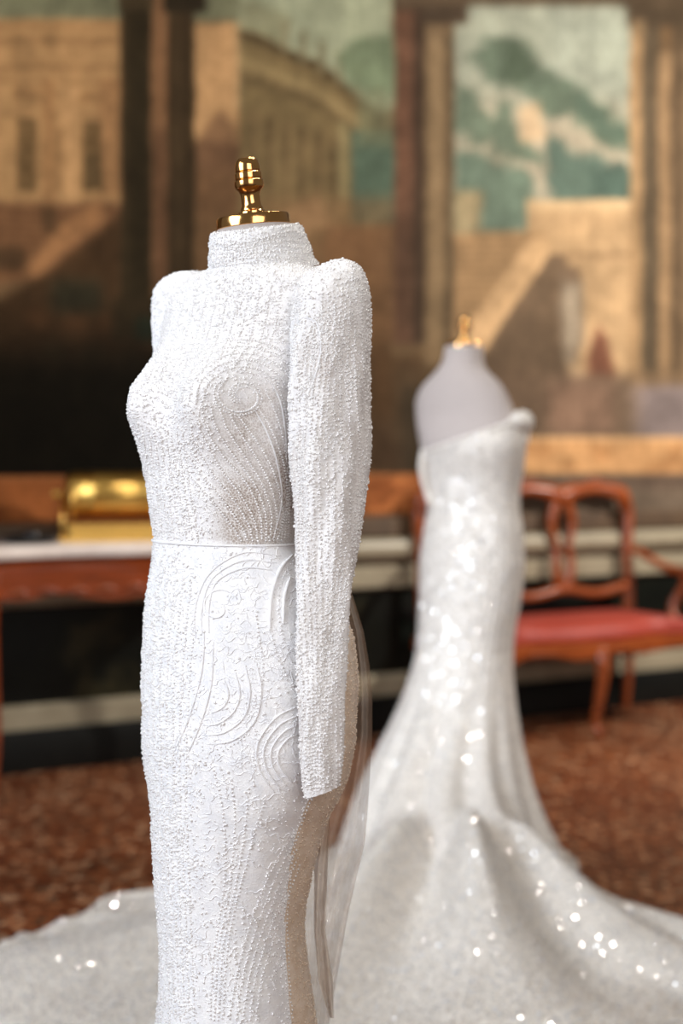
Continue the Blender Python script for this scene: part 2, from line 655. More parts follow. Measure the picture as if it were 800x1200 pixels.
for k in range(12):
    rect(360, 272 + 12 * k, 466, 275 + 12 * k, (104, 74, 48), 3, 0.5)
rect(420, 400, 500, 500, (92, 66, 42), 22)
rect(420, 490, 560, 560, (72, 54, 38), 20)
rect(300, 330, 440, 560, (70, 52, 34), 30, 0.6)
# dark pair of columns at the left
rect(176, -80, 197, 330, (124, 88, 58), 4)
rect(176, 150, 197, 345, (92, 64, 44), 14, 0.8)
rect(141, -80, 177, 372, (46, 38, 24), 3)
rect(143, -80, 152, 372, (60, 48, 31), 4, 0.7)
rect(138, -80, 180, 12, (66, 54, 36), 4)
rect(196, 10, 229, 345, (58, 45, 29), 3)
rect(203, 10, 212, 345, (74, 58, 38), 4, 0.6)
rect(190, -80, 242, 15, (46, 38, 26), 4)
rect(130, 350, 240, 400, (52, 42, 27), 8)
rect(160, 372, 182, 398, (40, 46, 34), 6)
# the view on the right: sky, trees
rect(528, -80, 746, 290, (150, 156, 138), 4)
rect(528, 120, 746, 290, (172, 160, 136), 40, 0.9)
rect(640, 10, 746, 120, (154, 162, 146), 18, 0.7)
poly([(546, 66), (566, 48), (602, 40), (624, 56), (632, 84), (664, 92), (690, 112), (742, 148), (742, 182), (700, 164), (664, 138), (640, 136), (604, 104), (566, 92)], (94, 110, 92), 8, 0.95, 1.0, 22, 5)
poly([(585, 50), (612, 48), (626, 78), (610, 96), (588, 84)], (76, 90, 72), 9, 0.8, 1.1, 24, 6)
poly([(660, 100), (742, 150), (742, 176), (690, 150)], (80, 100, 86), 8, 0.7, 1.1, 24, 7)
poly([(528, 96), (552, 108), (578, 134), (590, 118), (606, 124), (606, 160), (640, 178), (636, 198), (590, 186), (556, 164), (528, 154)], (98, 114, 96), 8, 0.95, 1.0, 22, 8)
poly([(528, 180), (548, 178), (580, 194), (612, 196), (632, 224), (628, 280), (528, 280)], (98, 118, 102), 8, 0.95, 1.0, 22, 9)
poly([(640, 160), (664, 170), (700, 184), (742, 202), (742, 246), (640, 240)], (86, 108, 96), 8, 0.95, 1.0, 20, 10)
poly([(690, 190), (742, 204), (742, 244), (700, 240)], (70, 90, 80), 9, 0.8, 1.1, 24, 11)
rect(532, 222, 566, 272, (166, 142, 102), 6, 0.8, 0.8)
poly([(608, 130), (632, 120), (640, 164), (612, 168)], (200, 168, 128), 6, 0.8, 0.6)
# terrace wall, steps, ramp
rect(618, 236, 746, 452, (182, 148, 106), 4)
rect(618, 234, 746, 246, (196, 164, 120), 3)
rect(640, 297, 746, 302, (150, 118, 84), 2.5, 0.8)
rect(640, 262, 746, 264, (164, 132, 94), 2, 0.6)
for k in range(5):
    rect(656 + 20 * k, 246, 658 + 20 * k, 300, (160, 128, 92), 2, 0.5)
rect(528, 272, 640, 470, (164, 130, 90), 4)
for k in range(20):
    rect(528, 276 + 8 * k, 640, 279 + 8 * k, (138, 106, 72), 2, 0.6)
poly([(642, 296), (664, 300), (676, 470), (548, 470), (556, 420)], (116, 94, 72), 4)
poly([(560, 420), (640, 330), (672, 420), (676, 480), (540, 480)], (96, 78, 60), 18, 0.7)
poly([(618, 284), (642, 274), (646, 296), (566, 412), (540, 420), (556, 372)], (196, 158, 112), 4)
poly([(655, 360), (660, 318), (672, 312), (682, 330), (684, 400), (672, 430), (660, 425)], (134, 118, 98), 5)
rect(664, 335, 674, 405, (172, 156, 132), 5, 0.8)
rect(661, 312, 680, 330, (116, 92, 70), 5, 0.8)
poly([(664, 425), (676, 430), (690, 452), (670, 456)], (196, 164, 122), 5, 0.8)
poly([(700, 382), (712, 400), (722, 436), (718, 462), (688, 458), (690, 420)], (128, 82, 60), 5)
rect(696, 394, 712, 450, (106, 66, 50), 6, 0.6)
# ground at the right
rect(528, 440, 1000, 520, (120, 98, 78), 10)
rect(640, 446, 720, 512, (136, 104, 84), 14, 0.7)
rect(745, 448, 1000, 520, (128, 116, 118), 16, 0.8)
rect(535, 430, 640, 520, (100, 80, 62), 20, 0.7)
# columns
rect(462, -80, 490, 404, (104, 72, 54), 3)
rect(484, -80, 501, 404, (70, 54, 42), 4)
rect(463, 250, 498, 404, (70, 55, 42), 40, 0.7)
rect(498, 20, 531, 432, (118, 96, 68), 3)
rect(506, 30, 516, 432, (140, 116, 84), 5, 0.8)
rect(522, 20, 531, 432, (92, 76, 56), 4, 0.8)
rect(462, -80, 500, 12, (76, 60, 46), 4)
rect(494, -80, 548, 28, (76, 62, 48), 5)
rect(498, 28, 532, 46, (128, 104, 76), 4, 0.6)
rect(456, 402, 536, 420, (116, 94, 66), 6, 0.6)
rect(460, 425, 530, 520, (84, 66, 46), 12, 0.85)
rect(470, 450, 500, 556, (66, 56, 42), 12, 0.8)
rect(738, 20, 754, 446, (156, 124, 86), 3)
rect(752, 10, 774, 446, (88, 74, 56), 4)
rect(772, 60, 787, 446, (146, 116, 82), 4)
rect(786, 10, 1000, 446, (92, 74, 54), 4)
rect(800, 60, 1000, 446, (126, 100, 72), 10, 0.6)
rect(734, -80, 1000, 30, (78, 64, 48), 6)
rect(740, 22, 756, 40, (138, 112, 80), 4, 0.8)
rect(734, 432, 1000, 452, (120, 96, 70), 6, 0.8)
rect(462, -80, 1000, 7, (88, 72, 54), 3, 0.9)
rect(-200, 400, 200, 640, (17, 14, 9), 40, 0.6)  # darker paint countering fill light on the lower left
# painted borders along the foot of the painting
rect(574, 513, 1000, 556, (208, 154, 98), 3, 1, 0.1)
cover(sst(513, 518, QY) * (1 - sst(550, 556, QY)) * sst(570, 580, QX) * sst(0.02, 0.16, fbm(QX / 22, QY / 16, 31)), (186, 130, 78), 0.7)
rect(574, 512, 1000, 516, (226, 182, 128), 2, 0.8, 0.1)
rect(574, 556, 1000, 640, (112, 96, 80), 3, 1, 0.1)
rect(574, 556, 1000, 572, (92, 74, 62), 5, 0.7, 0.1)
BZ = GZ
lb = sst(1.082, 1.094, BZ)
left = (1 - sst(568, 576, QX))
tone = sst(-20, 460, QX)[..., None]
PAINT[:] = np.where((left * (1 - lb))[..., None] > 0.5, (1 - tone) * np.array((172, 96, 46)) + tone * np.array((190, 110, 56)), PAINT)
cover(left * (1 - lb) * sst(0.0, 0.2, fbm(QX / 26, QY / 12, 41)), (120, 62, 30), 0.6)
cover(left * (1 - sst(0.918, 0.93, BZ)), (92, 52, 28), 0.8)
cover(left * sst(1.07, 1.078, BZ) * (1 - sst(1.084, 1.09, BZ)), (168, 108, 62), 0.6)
rect(-200, 24, 140, 235, (186, 142, 92), 10, 0.25)  # brighter paint making up for light falling off to the left
rect(229, 30, 280, 165, (196, 150, 100), 8, 0.3)  # same light falloff made up for in the colour of this wall
# age: mottling, vertical wear
PAINT *= (1 + 0.34 * fbm(QX / 30, QY / 30, 51)[..., None] + 0.20 * fbm(QX / 7, QY / 9, 52)[..., None] + 0.14 * fbm(QX / 5, QY / 90, 53)[..., None])
lum = PAINT.mean(-1, keepdims=True)
PAINT = np.clip(lum + (PAINT - lum) * 0.84, 4, 250) * np.array([0.97, 0.95, 0.93])
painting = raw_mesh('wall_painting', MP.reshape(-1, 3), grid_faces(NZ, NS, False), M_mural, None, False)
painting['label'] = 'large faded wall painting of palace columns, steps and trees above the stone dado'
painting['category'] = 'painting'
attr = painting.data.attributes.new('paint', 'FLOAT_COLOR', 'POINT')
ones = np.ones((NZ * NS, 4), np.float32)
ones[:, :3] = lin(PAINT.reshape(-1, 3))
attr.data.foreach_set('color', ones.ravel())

# ------------------------------------------------------------------ beads and sequins
g = (1 + 5 ** 0.5) / 2
ICO_V = np.array([(-1, g, 0), (1, g, 0), (-1, -g, 0), (1, -g, 0), (0, -1, g), (0, 1, g), (0, -1, -g), (0, 1, -g), (g, 0, -1), (g, 0, 1), (-g, 0, -1), (-g, 0, 1)]) / math.hypot(1, g)
ICO_F = np.array([(0, 11, 5), (0, 5, 1), (0, 1, 7), (0, 7, 10), (0, 10, 11), (1, 5, 9), (5, 11, 4), (11, 10, 2), (10, 7, 6), (7, 1, 8), (3, 9, 4), (3, 4, 2), (3, 2, 6), (3, 6, 8), (3, 8, 9), (4, 9, 5), (2, 4, 11), (6, 2, 10), (8, 6, 7), (9, 8, 1)])


def beads(name, P, Nn, R, m, parent, lift=0.4):
    P, Nn = np.asarray(P), np.asarray(Nn)
    R = np.broadcast_to(np.asarray(R, float), (len(P),))
    V = P[:, None] + Nn[:, None] * (R * lift)[:, None, None] + ICO_V[None] * R[:, None, None]
    Fc = (np.arange(len(P)) * 12)[:, None, None] + ICO_F[None]
    o = raw_mesh(name, V.reshape(-1, 3), Fc.reshape(-1, 3), m, parent)
    o['kind'] = 'stuff'
    return o


def scatter(P, closed, n, dens=None, keep=None):
    """random points on a grid surface, weighted by area and density(centre, normal)."""
    nv, nu = P.shape[:2]
    f = grid_faces(nv, nu, closed)
    if keep is not None:
        f = f[keep.reshape(-1)]
    v = P.reshape(-1, 3)
    a, b_, c, d = (v[f[:, k]] for k in range(4))
    nn = np.cross(c - a, d - b_)
    ar = np.linalg.norm(nn, axis=1) + 1e-12
    nn = nn / ar[:, None]
    cen = (a + b_ + c + d) / 4
    if closed:
        axis = np.repeat(P.mean(1)[:-1], nu, axis=0)
        if keep is not None:
            axis = axis[keep.reshape(-1)]
        flip = np.sum(nn * (cen - axis), 1) < 0
    else:
        flip = nn[:, 2] < 0
    nn = np.where(flip[:, None], -nn, nn)
    w = ar * (dens(cen, nn) if dens else 1.0)
    idx = rng.choice(len(f), n, p=w / w.sum())
    u, t = rng.random((n, 1)), rng.random((n, 1))
    p = (a[idx] * (1 - u) + b_[idx] * u) * (1 - t) + (d[idx] * (1 - u) + c[idx] * u) * t
    return p, nn[idx]


def bead_sizes(n):
    """mostly seed beads with some larger pearls among them"""
    return np.where(rng.random(n) < 0.14, rng.uniform(0.0015, 0.0021, n), rng.uniform(0.0006, 0.0013, n))


def bvh_of(P, closed=True):
    nv, nu = P.shape[:2]
    return BVHTree.FromPolygons(P.reshape(-1, 3).tolist(), grid_faces(nv, nu, closed).tolist())


EYEV = Vector((0, 0, EYE))


def project(bvh, line):
    """carry a drawn line over to the cloth: points and outward normals."""
    pts, nrm = [], []
    for x, y in line:
        d = Vector(((x - CX) / F, 1, -(y - CY) / F)).normalized()
        h, n, i, t = bvh.ray_cast(EYEV, d)
        if h is None:
            continue
        if n.dot(d) > 0:
            n = -n
        pts.append(h[:]); nrm.append(n[:])
    return np.array(pts).reshape(-1, 3), np.array(nrm).reshape(-1, 3)


def resample(line, step):
    line = np.asarray(line, float)
    seg = np.r_[0, np.cumsum(np.hypot(*np.diff(line, axis=0).T))]
    n = max(2, int(seg[-1] / step))
    t = np.linspace(0, seg[-1], n)
    return np.stack([np.interp(t, seg, line[:, 0]), np.interp(t, seg, line[:, 1])], 1)


def family(A, B, n, bow=0.0):
    A, B = smooth_poly(A, 60), smooth_poly(B, 60)
    return [A + (B - A) * k for k in np.linspace(0, 1, n)]


def arc(cx, cy, r, a0, a1, ry=None, n=50):
    a = np.radians(np.linspace(a0, a1, n))
    return np.stack([cx + r * np.cos(a), cy + (ry or r) * np.sin(a)], 1)


def spiral(cx, cy, r0, r1, a0, turns, n=90, squash=1.0):
    t = np.linspace(0, 1, n)
    a = math.radians(a0) + t * turns * math.tau
    r = r0 + (r1 - r0) * t
    return np.stack([cx + r * np.cos(a), cy + squash * r * np.sin(a)], 1)


def bead_rows(bvh, lines, step, jitter=0.3):
    P, N_ = [], []
    for L in lines:
        L = resample(L, step)
        L = L[:-1] + (L[1:] - L[:-1]) * rng.random()
        L = L + rng.normal(0, jitter, L.shape)
        p, n = project(bvh, L)
        if len(p):
            P.append(p); N_.append(n)
    return np.concatenate(P), np.concatenate(N_)


def cords(name, bvh, lines, r, m, parent):
    mb = MB()
    for L in lines:
        p, n = project(bvh, resample(L, 3.0))
        if len(p) < 4:
            continue
        # split where the line leaves one fold for another
        cut = np.where(np.linalg.norm(np.diff(p, axis=0), axis=1) > 0.03)[0] + 1
        for q, nn in zip(np.split(p, cut), np.split(n, cut)):
            if len(q) < 4:
                continue
            rr = r * np.minimum(1, 0.35 + 4 * np.minimum(np.linspace(0, 1, len(q)), np.linspace(1, 0, len(q))))
            mb.tube(q + nn * r * 0.35, rr, 7)
    return mb.build(name, m, parent)


# ------------------------------------------------------------------ lofted bodies
def rings(table, ys, Y, face_deg, nu, ratio_col=3, expo=2.15, busts=None, depth=None, ripple=None):
    """Rings from an outline table (y, left, right, depth:width). face_deg: how far the body turns from facing the eye."""
    T = np.asarray(table, float)
    ker = np.exp(-np.linspace(-2, 2, 9) ** 2); ker /= ker.sum()

    def sm(c):
        q = np.interp(ys, T[:, 0], c)
        return np.convolve(np.pad(q, 4, mode='edge'), ker, 'valid')
    xl, xr, rt = sm(T[:, 1]), sm(T[:, 2]), sm(T[:, 3])
    Yc = np.full(len(ys), Y) if depth is None else np.interp(ys, depth[0], depth[1])
    t = np.linspace(0, math.tau, nu, endpoint=False)
    a = math.radians(face_deg)
    L = np.array([math.cos(a), -math.sin(a)])
    Fd = np.array([-math.sin(a), -math.cos(a)])
    P = np.zeros((len(ys), nu, 3))
    for i, y in enumerate(ys):
        ca, sa = np.cos(t), np.sin(t)
        lx = np.sign(ca) * np.abs(ca) ** (2 / expo)
        ly = np.sign(sa) * np.abs(sa) ** (2 / expo) * rt[i]
        if busts:
            for bl, by, amp, sl, sy in busts:
                ly = ly + np.where(sa > 0, amp * np.exp(-((lx - bl) / sl) ** 2 - ((y - by) / sy) ** 2) * np.clip(sa * 2, 0, 1), 0)
        vx = lx * L[0] + ly * Fd[0]
        vy = lx * L[1] + ly * Fd[1]
        if ripple is not None:
            k = 1 + ripple(i, y, t)
            vx, vy = vx * k, vy * k
        k = F / Yc[i]
        wX0, wX1 = (xl[i] - CX) / k, (xr[i] - CX) / k
        sc = (wX1 - wX0) / (vx.max() - vx.min())
        P[i, :, 0] = wX0 + (vx - vx.min()) * sc
        mid = (vy.max() + vy.min()) / 2
        P[i, :, 1] = Yc[i] + (vy - mid) * sc
        P[i, :, 2] = EYE - (y - CY) / k
    return P


def add_normal_noise(P, amp, fx, fy, seed):
    nv, nu = P.shape[:2]
    i, j = np.mgrid[0:nv, 0:nu]
    ang = j / nu * math.tau
    n = fbm(np.cos(ang) * fx + 50, i * fy + np.sin(ang) * fx + 50, seed, 3)
    c = P.mean(axis=1, keepdims=True)
    d = P - c
    d /= np.linalg.norm(d, axis=2, keepdims=True) + 1e-9
    return P + d * (n * amp)[..., None]


def px_of(p):
    return CX + p[..., 0] / p[..., 1] * F, CY - (p[..., 2] - EYE) / p[..., 1] * F


def finial_profiles(k):
    cap = [(0.0, 0), (41.5, 0), (43, 1.2), (43, 11.5), (41.8, 13), (20, 14.2), (0.0, 14.4)]
    fin = [(0, 13), (16.2, 13.5), (17, 15.5), (16.6, 18), (13.8, 20), (13.4, 22), (11.8, 24.5), (11.2, 30), (11.4, 38), (13, 41.5), (16.4, 45),
           (17.2, 48), (17.2, 52), (16.0, 53.6), (15.2, 54), (16.0, 55), (16.0, 60.5), (14.8, 62), (14.2, 62.5), (14.9, 63.5), (14.6, 69), (13.2, 74), (10.5, 77), (5, 78.2), (0, 78.4)]
    sc = lambda pr: [(r / k, h / k) for r, h in pr]
    return sc(cap), sc([(r, 13 + (h - 13) * 1.05) for r, h in fin])


# ------------------------------------------------------------------ FRONT dress form and its high-necked gown
D1 = 1.96
K1 = F / D1
form1 = thing('dress_form', 'ivory dress form with a gold neck cap and finial, wearing the high-necked beaded gown', 'mannequin', tuple(at(285, 536, D1)[:2]) + (0.0,))
BODY = [  # y, left, right, depth ratio
    (296, 262, 350, 1.0), (312, 256, 362, 0.95), (320, 236, 378, 0.8), (328, 216, 390, 0.68), (340, 202, 398, 0.6), (360, 190, 398, 0.58), (400, 183, 392, 0.62),
    (430, 170, 390, 0.7), (455, 157, 388, 0.74), (480, 152, 386, 0.76), (500, 155, 382, 0.76), (540, 164, 374, 0.76), (590, 172, 366, 0.75), (634, 179, 362, 0.74)]
SKIRT = [
    (634, 177, 364, 0.74), (660, 175, 380, 0.73), (700, 168, 402, 0.72), (740, 165, 414, 0.72), (800, 162, 420, 0.72), (860, 163, 417, 0.74), (900, 167, 409, 0.76),
    (930, 171, 398, 0.78), (944, 173, 389, 0.8), (975, 175, 378, 0.8), (1003, 178, 369, 0.82), (1059, 182, 357, 0.84), (1090, 185, 356, 0.86), (1122, 187, 360, 0.88),
    (1160, 186, 365, 0.9), (1200, 183, 371, 0.92), (1300, 172, 392, 0.95), (1400, 150, 430, 1.0), (1515, 112, 486, 1.0)]
BUSTS = [(-0.42, 468, 0.25, 0.32, 46), (0.42, 468, 0.25, 0.32, 46)]
ys_b = np.arange(312, 638, 3.0)
PB = rings(BODY, ys_b, D1, 40, 150, busts=BUSTS)
PB = add_normal_noise(PB, 0.004, 3.0, 0.09, 5)
ys_s = np.r_[np.arange(634, 960, 3.0), np.arange(960, 1516, 5.0)]
ys_s[-1] = 1515
PS = rings(SKIRT, ys_s, D1, 40, 150)
PS = add_normal_noise(PS, 0.006, 2.6, 0.05, 8)
PS[:6] = PS[:6] + 0.0

# dress form itself (mostly inside the gown)
def shrink(P, d):
    c = P.mean(axis=1, keepdims=True)
    v = P - c
    l = np.linalg.norm(v, axis=2, keepdims=True)
    return c + v * (1 - d / np.maximum(l, 1e-6))


tors = np.concatenate([PB[2::4], PS[2:60:5]])
tors = shrink(tors, 0.012)
mb = MB(); mb.grid(tors)
mb.build('torso', M_form, form1)
tilt = math.radians(6.0)
AX = np.array([-math.sin(tilt), -0.05, math.cos(tilt)])
AX /= np.linalg.norm(AX)
cap_c = at(297.5, 267, D1 - 0.012)
neck = []
for s, rr in ((-0.075, 0.062), (-0.05, 0.056), (-0.02, 0.0515), (0.0, 0.0515)):
    neck.append((rr, s))
mb = MB(); mb.lathe(neck, cap_c, AX, 48)
mb.build('neck', M_form, form1)
capp, finp = finial_profiles(K1)
mb = MB(); mb.lathe(capp, cap_c, AX, 64)
cap = mb.build('neck_cap', M_gold, form1, sharp=40)
mb = MB(); mb.lathe(finp, cap_c, AX, 56)
mb.build('finial', M_gold, cap, sharp=28)
fx, fy = float(at(270, 536, D1)[0]), D1
mb = MB(); mb.lathe([(0.017, 0.02), (0.017, 0.9)], (fx, fy, 0), n=16)
mb.build('pole', M_gold, form1)
mb = MB(); mb.lathe([(0, 0.0), (0.15, 0.0), (0.155, 0.008), (0.15, 0.02), (0.03, 0.035), (0.02, 0.05), (0, 0.05)], (fx, fy, 0), n=40)
mb.build('base', M_gold, form1, sharp=40)

gown1 = thing('beaded_gown', 'white beaded lace gown with high collar and long sleeves on the nearer dress form', 'dress', (fx, fy, 0.0))

# --- bodice
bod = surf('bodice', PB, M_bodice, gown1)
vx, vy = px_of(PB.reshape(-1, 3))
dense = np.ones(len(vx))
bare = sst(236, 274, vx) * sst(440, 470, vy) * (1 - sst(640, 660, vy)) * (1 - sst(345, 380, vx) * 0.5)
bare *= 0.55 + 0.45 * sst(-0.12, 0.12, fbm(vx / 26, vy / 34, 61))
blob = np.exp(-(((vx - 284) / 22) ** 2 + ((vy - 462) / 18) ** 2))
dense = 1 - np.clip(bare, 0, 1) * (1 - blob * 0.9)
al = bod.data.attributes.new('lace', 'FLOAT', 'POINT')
al.data.foreach_set('value', dense.astype(np.float32))
bvB = bvh_of(PB)


def dens_bodice(c, n):
    x, y = px_of(c)
    b_ = sst(236, 262, x) * sst(440, 470, y) * (1 - sst(640, 660, y)) * (n[:, 1] < 0.1)
    return 1 - 0.97 * b_


p, n = scatter(PB, True, 22000, dens_bodice)
R = bead_sizes(len(p))
rows = []
rows += family([(236, 470), (240, 500), (262, 535), (288, 565), (304, 600), (307, 634)], [(278, 486), (292, 505), (312, 535), (326, 570), (331, 605), (325, 634)], 5)
rows += family([(196, 520), (225, 560), (255, 595), (278, 625), (284, 636)], [(232, 500), (256, 545), (282, 580), (298, 610), (302, 634)], 4)
rows += family([(300, 476), (316, 500), (331, 540), (336, 580), (329, 634)], [(322, 440), (334, 480), (338, 520), (339, 570), (337, 632)], 3)
rows += [arc(284, 468, 46 + 8 * k, 175, 345, 38 + 8 * k) for k in range(5)]
rows += [spiral(283, 464, 6, 30, 90, 1.4, squash=0.8), spiral(283, 464, 10, 34, 90, 1.35, squash=0.8)]
rows += family([(160, 500), (168, 560), (178, 632)], [(214, 510), (222, 570), (232, 634)], 9)
rows += family([(205, 350), (190, 400), (172, 450)], [(330, 330), (320, 390), (300, 425)], 11)
pr, nr = bead_rows(bvB, rows, 3.3, 0.2)
P_all = np.concatenate([p, pr]); N_all = np.concatenate([n, nr])
R_all = np.concatenate([R, rng.uniform(0.0013, 0.0018, len(pr))])
beads('bead_embroidery', P_all, N_all, R_all, M_bead, bod)
cl = [spiral(284, 464, 3, 28, 100, 1.2, squash=0.8), smooth_poly([(298, 480), (312, 505), (324, 540), (330, 585), (320, 632)], 40),
      smooth_poly([(316, 446), (328, 470), (334, 505), (336, 545)], 30)]
cords('cording', bvB, cl, 0.0011, M_white, bod)

# waist seam
ring = PS[0]
mb = MB()
seam = np.vstack([ring, ring[:1]])
seam = seam + (seam - ring.mean(0)) * 0.012
mb.tube(seam, 0.0016, 8)
mb.build('waist_seam', M_white, gown1)

# --- skirt: white front, nude back panel
BND = np.array([(634, 372), (690, 409), (740, 409), (800, 405), (870, 398), (920, 375), (942, 360), (995, 342), (1037, 338), (1080, 334), (1165, 338), (1200, 342), (1300, 352), (1400, 372), (1520, 400)])
fq = grid_faces(*PS.shape[:2], True)
cen = PS.reshape(-1, 3)[fq].mean(1)
cxp, cyp = px_of(cen)
axisY = np.repeat(PS[:-1].mean(1)[:, 1], PS.shape[1])
axisX = np.repeat(PS[:-1].mean(1)[:, 0], PS.shape[1])
back = (cxp > np.interp(cyp, BND[:, 0], BND[:, 1])) | ((cen[:, 1] > axisY + 0.02) & (cen[:, 0] > axisX - 0.03))
skirt = surf('skirt', PS, M_white, gown1, keep=~back)
panel = surf('back_panel', PS, M_nude, gown1, keep=back)
bvS = bvh_of(PS)


def dens_skirt(c, n):
    x, y = px_of(c)
    d = 0.10 + 1.1 * (1 - sst(195, 250, x))
    d = d + 0.5 * sst(900, 960, y) * sst(-0.08, 0.12, fbm(x / 22, y / 22, 71))
    d = d + 0.35 * sst(0.02, 0.15, fbm(x / 30, y / 40, 72))
    return d


p, n = scatter(PS, True, 24000, dens_skirt, keep=~back)
rows = []
rows += [smooth_poly([(300, 712), (303, 745), (308, 780), (302, 830), (286, 862), (262, 880)], 50),
         smooth_poly([(322, 690), (316, 720), (322, 760), (338, 800)], 40), smooth_poly([(345, 655), (330, 680), (326, 715), (332, 750)], 40)]
rows += family([(345, 975), (322, 1012), (298, 1070), (280, 1130), (268, 1196)], [(352, 1010), (334, 1060), (318, 1110), (306, 1150), (300, 1196)], 5)
rows += family([(190, 650), (180, 760), (182, 900), (192, 1040), (200, 1196)], [(232, 690), (222, 800), (218, 920), (222, 1040), (228, 1196)], 6)
rows += family([(250, 900), (262, 960), (262, 1040), (250, 1120), (246, 1196)], [(312, 930), (300, 970), (284, 1030), (268, 1100), (260, 1196)], 4)
rows += [np.stack([BND[5:, 1] - 2, BND[5:, 0]], 1), np.stack([BND[5:, 1] + 1.5, BND[5:, 0]], 1)]
pr, nr = bead_rows(bvS, rows, 4.6)
beads('bead_embroidery', np.concatenate([p, pr]), np.concatenate([n, nr]), np.concatenate([bead_sizes(len(p)), rng.uniform(0.0013, 0.0018, len(pr))]), M_bead, skirt)
p, n = scatter(PS, True, 9000, None, keep=back)
beads('bead_embroidery', p, n, rng.uniform(0.0007, 0.0014, len(p)), M_nbead, panel)
cl = []
cl += [smooth_poly([(330 - 6 * k, 652 + 8 * k), (285, 648 + 9 * k), (246 + 4 * k, 672 + 5 * k), (229 + 8 * k, 712), (229 + 8 * k, 748 - 3 * k)], 50) for k in range(3)]
cl += [spiral(256, 712, 4, 24, -60, 1.1)]
cl += [smooth_poly([(300, 775), (306, 810), (298, 846), (272, 868), (242, 872)], 40), smooth_poly([(288, 782), (293, 812), (286, 840), (264, 858), (240, 862)], 40),
       smooth_poly([(276, 788), (281, 814), (274, 834), (256, 848), (238, 850)], 40), smooth_poly([(262, 795), (268, 814), (262, 828), (248, 836)], 40)]
cl += [smooth_poly([(348, 828 + 11 * k), (322 + 5 * k, 842 + 8 * k), (302 + 8 * k, 872 + 3 * k), (304 + 8 * k, 902 - k), (322 + 7 * k, 930 - 4 * k)], 40) for k in range(4)]
cl += [smooth_poly([(240, 740), (236, 790), (222, 840), (205, 880)], 40), smooth_poly([(250, 752), (248, 800), (236, 846), (216, 892)], 40)]
cords('cording', bvS, cl, 0.0013, M_white, skirt)
th = []
for k in range(420):
    x0, y0 = rng.uniform(170, 345), rng.uniform(645, 1190)
    if 205 < x0 and rng.random() < 0.2:
        x0 = rng.uniform(240, 345); y0 = rng.uniform(650, 900)
    a0, ln, cv = rng.uniform(-0.6, 0.6), rng.uniform(18, 46), rng.uniform(-1.6, 1.6)
    q = np.linspace(0, 1, 24)
    aa = a0 + cv * q + 0.9 * np.sin(q * rng.uniform(6, 14))
    tl_ = np.stack([x0 + np.cumsum(np.cos(aa)) * ln / 24, y0 + np.cumsum(np.sin(aa)) * ln / 24], 1)
    tl_ = tl_[tl_[:, 0] < np.interp(tl_[:, 1], BND[:, 0], BND[:, 1]) - 5]
    if len(tl_) > 8:
        th.append(tl_)
cords('lace_thread', bvS, th, 0.00065, M_white, skirt)['kind'] = 'stuff'
# drag folds below the waist
cords('fold', bvS, [smooth_poly([(343, 650), (328, 668), (318, 700), (316, 740)], 30), smooth_poly([(340, 676), (333, 700), (332, 730)], 30)], 0.0026, M_white, skirt)

# --- collar
mb_rows = []
for t in np.r_[-0.10, -0.05, np.linspace(0, 1, 34)]:
    roll, t = min(t, 0.0), max(t, 0.0)
    cpx = 299 + 12 * t ** 1.5
    cpy = 267.5 + 49.5 * t
    hw = (51 + 4 * math.sin(min(1, t * 1.2) * math.pi) * 0.8 + 13 * t ** 1.6 + 1.4 * math.sin(t * 11) * (1 - t) + 26 * roll - 1.5 * math.exp(-(t / 0.05) ** 2)) / K1
    tl = math.radians(6.5)
    C = at(cpx, cpy, D1 - 0.01 + 0.006 * t)
    U = np.array([math.cos(tl), 0, math.sin(tl)])
    V = np.array([0, 1.0, 0.16])
    a = np.linspace(0, math.tau, 90, endpoint=False)
    wob = 1 + 0.025 * np.sin(a * 3 + t * 6) + 0.014 * np.sin(a * 7 - t * 9)
    mb_rows.append(C + (np.cos(a) * wob)[:, None] * U * hw + (np.sin(a))[:, None] * V * hw * 0.95)
PC = np.array(mb_rows)
collar = surf('collar', PC, M_white, gown1)
p, n = scatter(PC, True, 3600)
bvC = bvh_of(PC)
rows = [np.stack([np.linspace(248, 372, 60), 0 * np.linspace(0, 1, 60) + 279 + 5.2 * k - 0.11 * (np.linspace(248, 372, 60) - 300) + 4 * np.sin((np.linspace(0, 3, 60) + k * 0.25) * 2)], 1) for k in range(8)]
pr, nr = bead_rows(bvC, rows, 3.9)
beads('bead_embroidery', np.concatenate([p, pr]), np.concatenate([n, nr]), np.concatenate([bead_sizes(len(p)), rng.uniform(0.0015, 0.0021, len(pr))]), M_bead, collar)

# --- sleeves
SLV = [(304, 394, 402), (306, 386, 411), (310, 378, 418), (318, 362, 425), (330, 350, 429), (350, 343, 433), (400, 339, 434), (460, 338, 434), (520, 339, 434), (560, 341, 430), (600, 344, 424),
       (640, 346, 419), (690, 347, 412), (740, 348, 408), (790, 349, 405), (840, 350, 403), (880, 351, 402), (905, 353, 401), (925, 356, 399), (936, 359, 397)]
SLV = [(a, b_, c, 0.0) for a, b_, c in SLV]
dep = lambda y: np.interp(y, [304, 330, 400, 520, 640, 760, 940], [0.62, 0.8, 0.85, 0.75, 0.62, 0.5, 0.45])
SLV = [(a, b_, c, float(dep(a))) for a, b_, c, _ in SLV]
ys_v = np.r_[np.arange(304, 330, 2.0), np.arange(330, 937, 3.0)]
PV = rings(SLV, ys_v, D1, 0, 90, expo=2.0, depth=([300, 350, 500, 650, 800, 940], [1.845, 1.83, 1.815, 1.80, 1.785, 1.79]),
           ripple=lambda i, y, t: 0.05 * np.sin(3 * t + y / 60) * sst(360, 520, y) + 0.035 * np.sin(7 * t - y / 45) * sst(330, 420, y))
PV = add_normal_noise(PV, 0.008, 2.2, 0.05, 15)
hx, hy = px_of(PV)
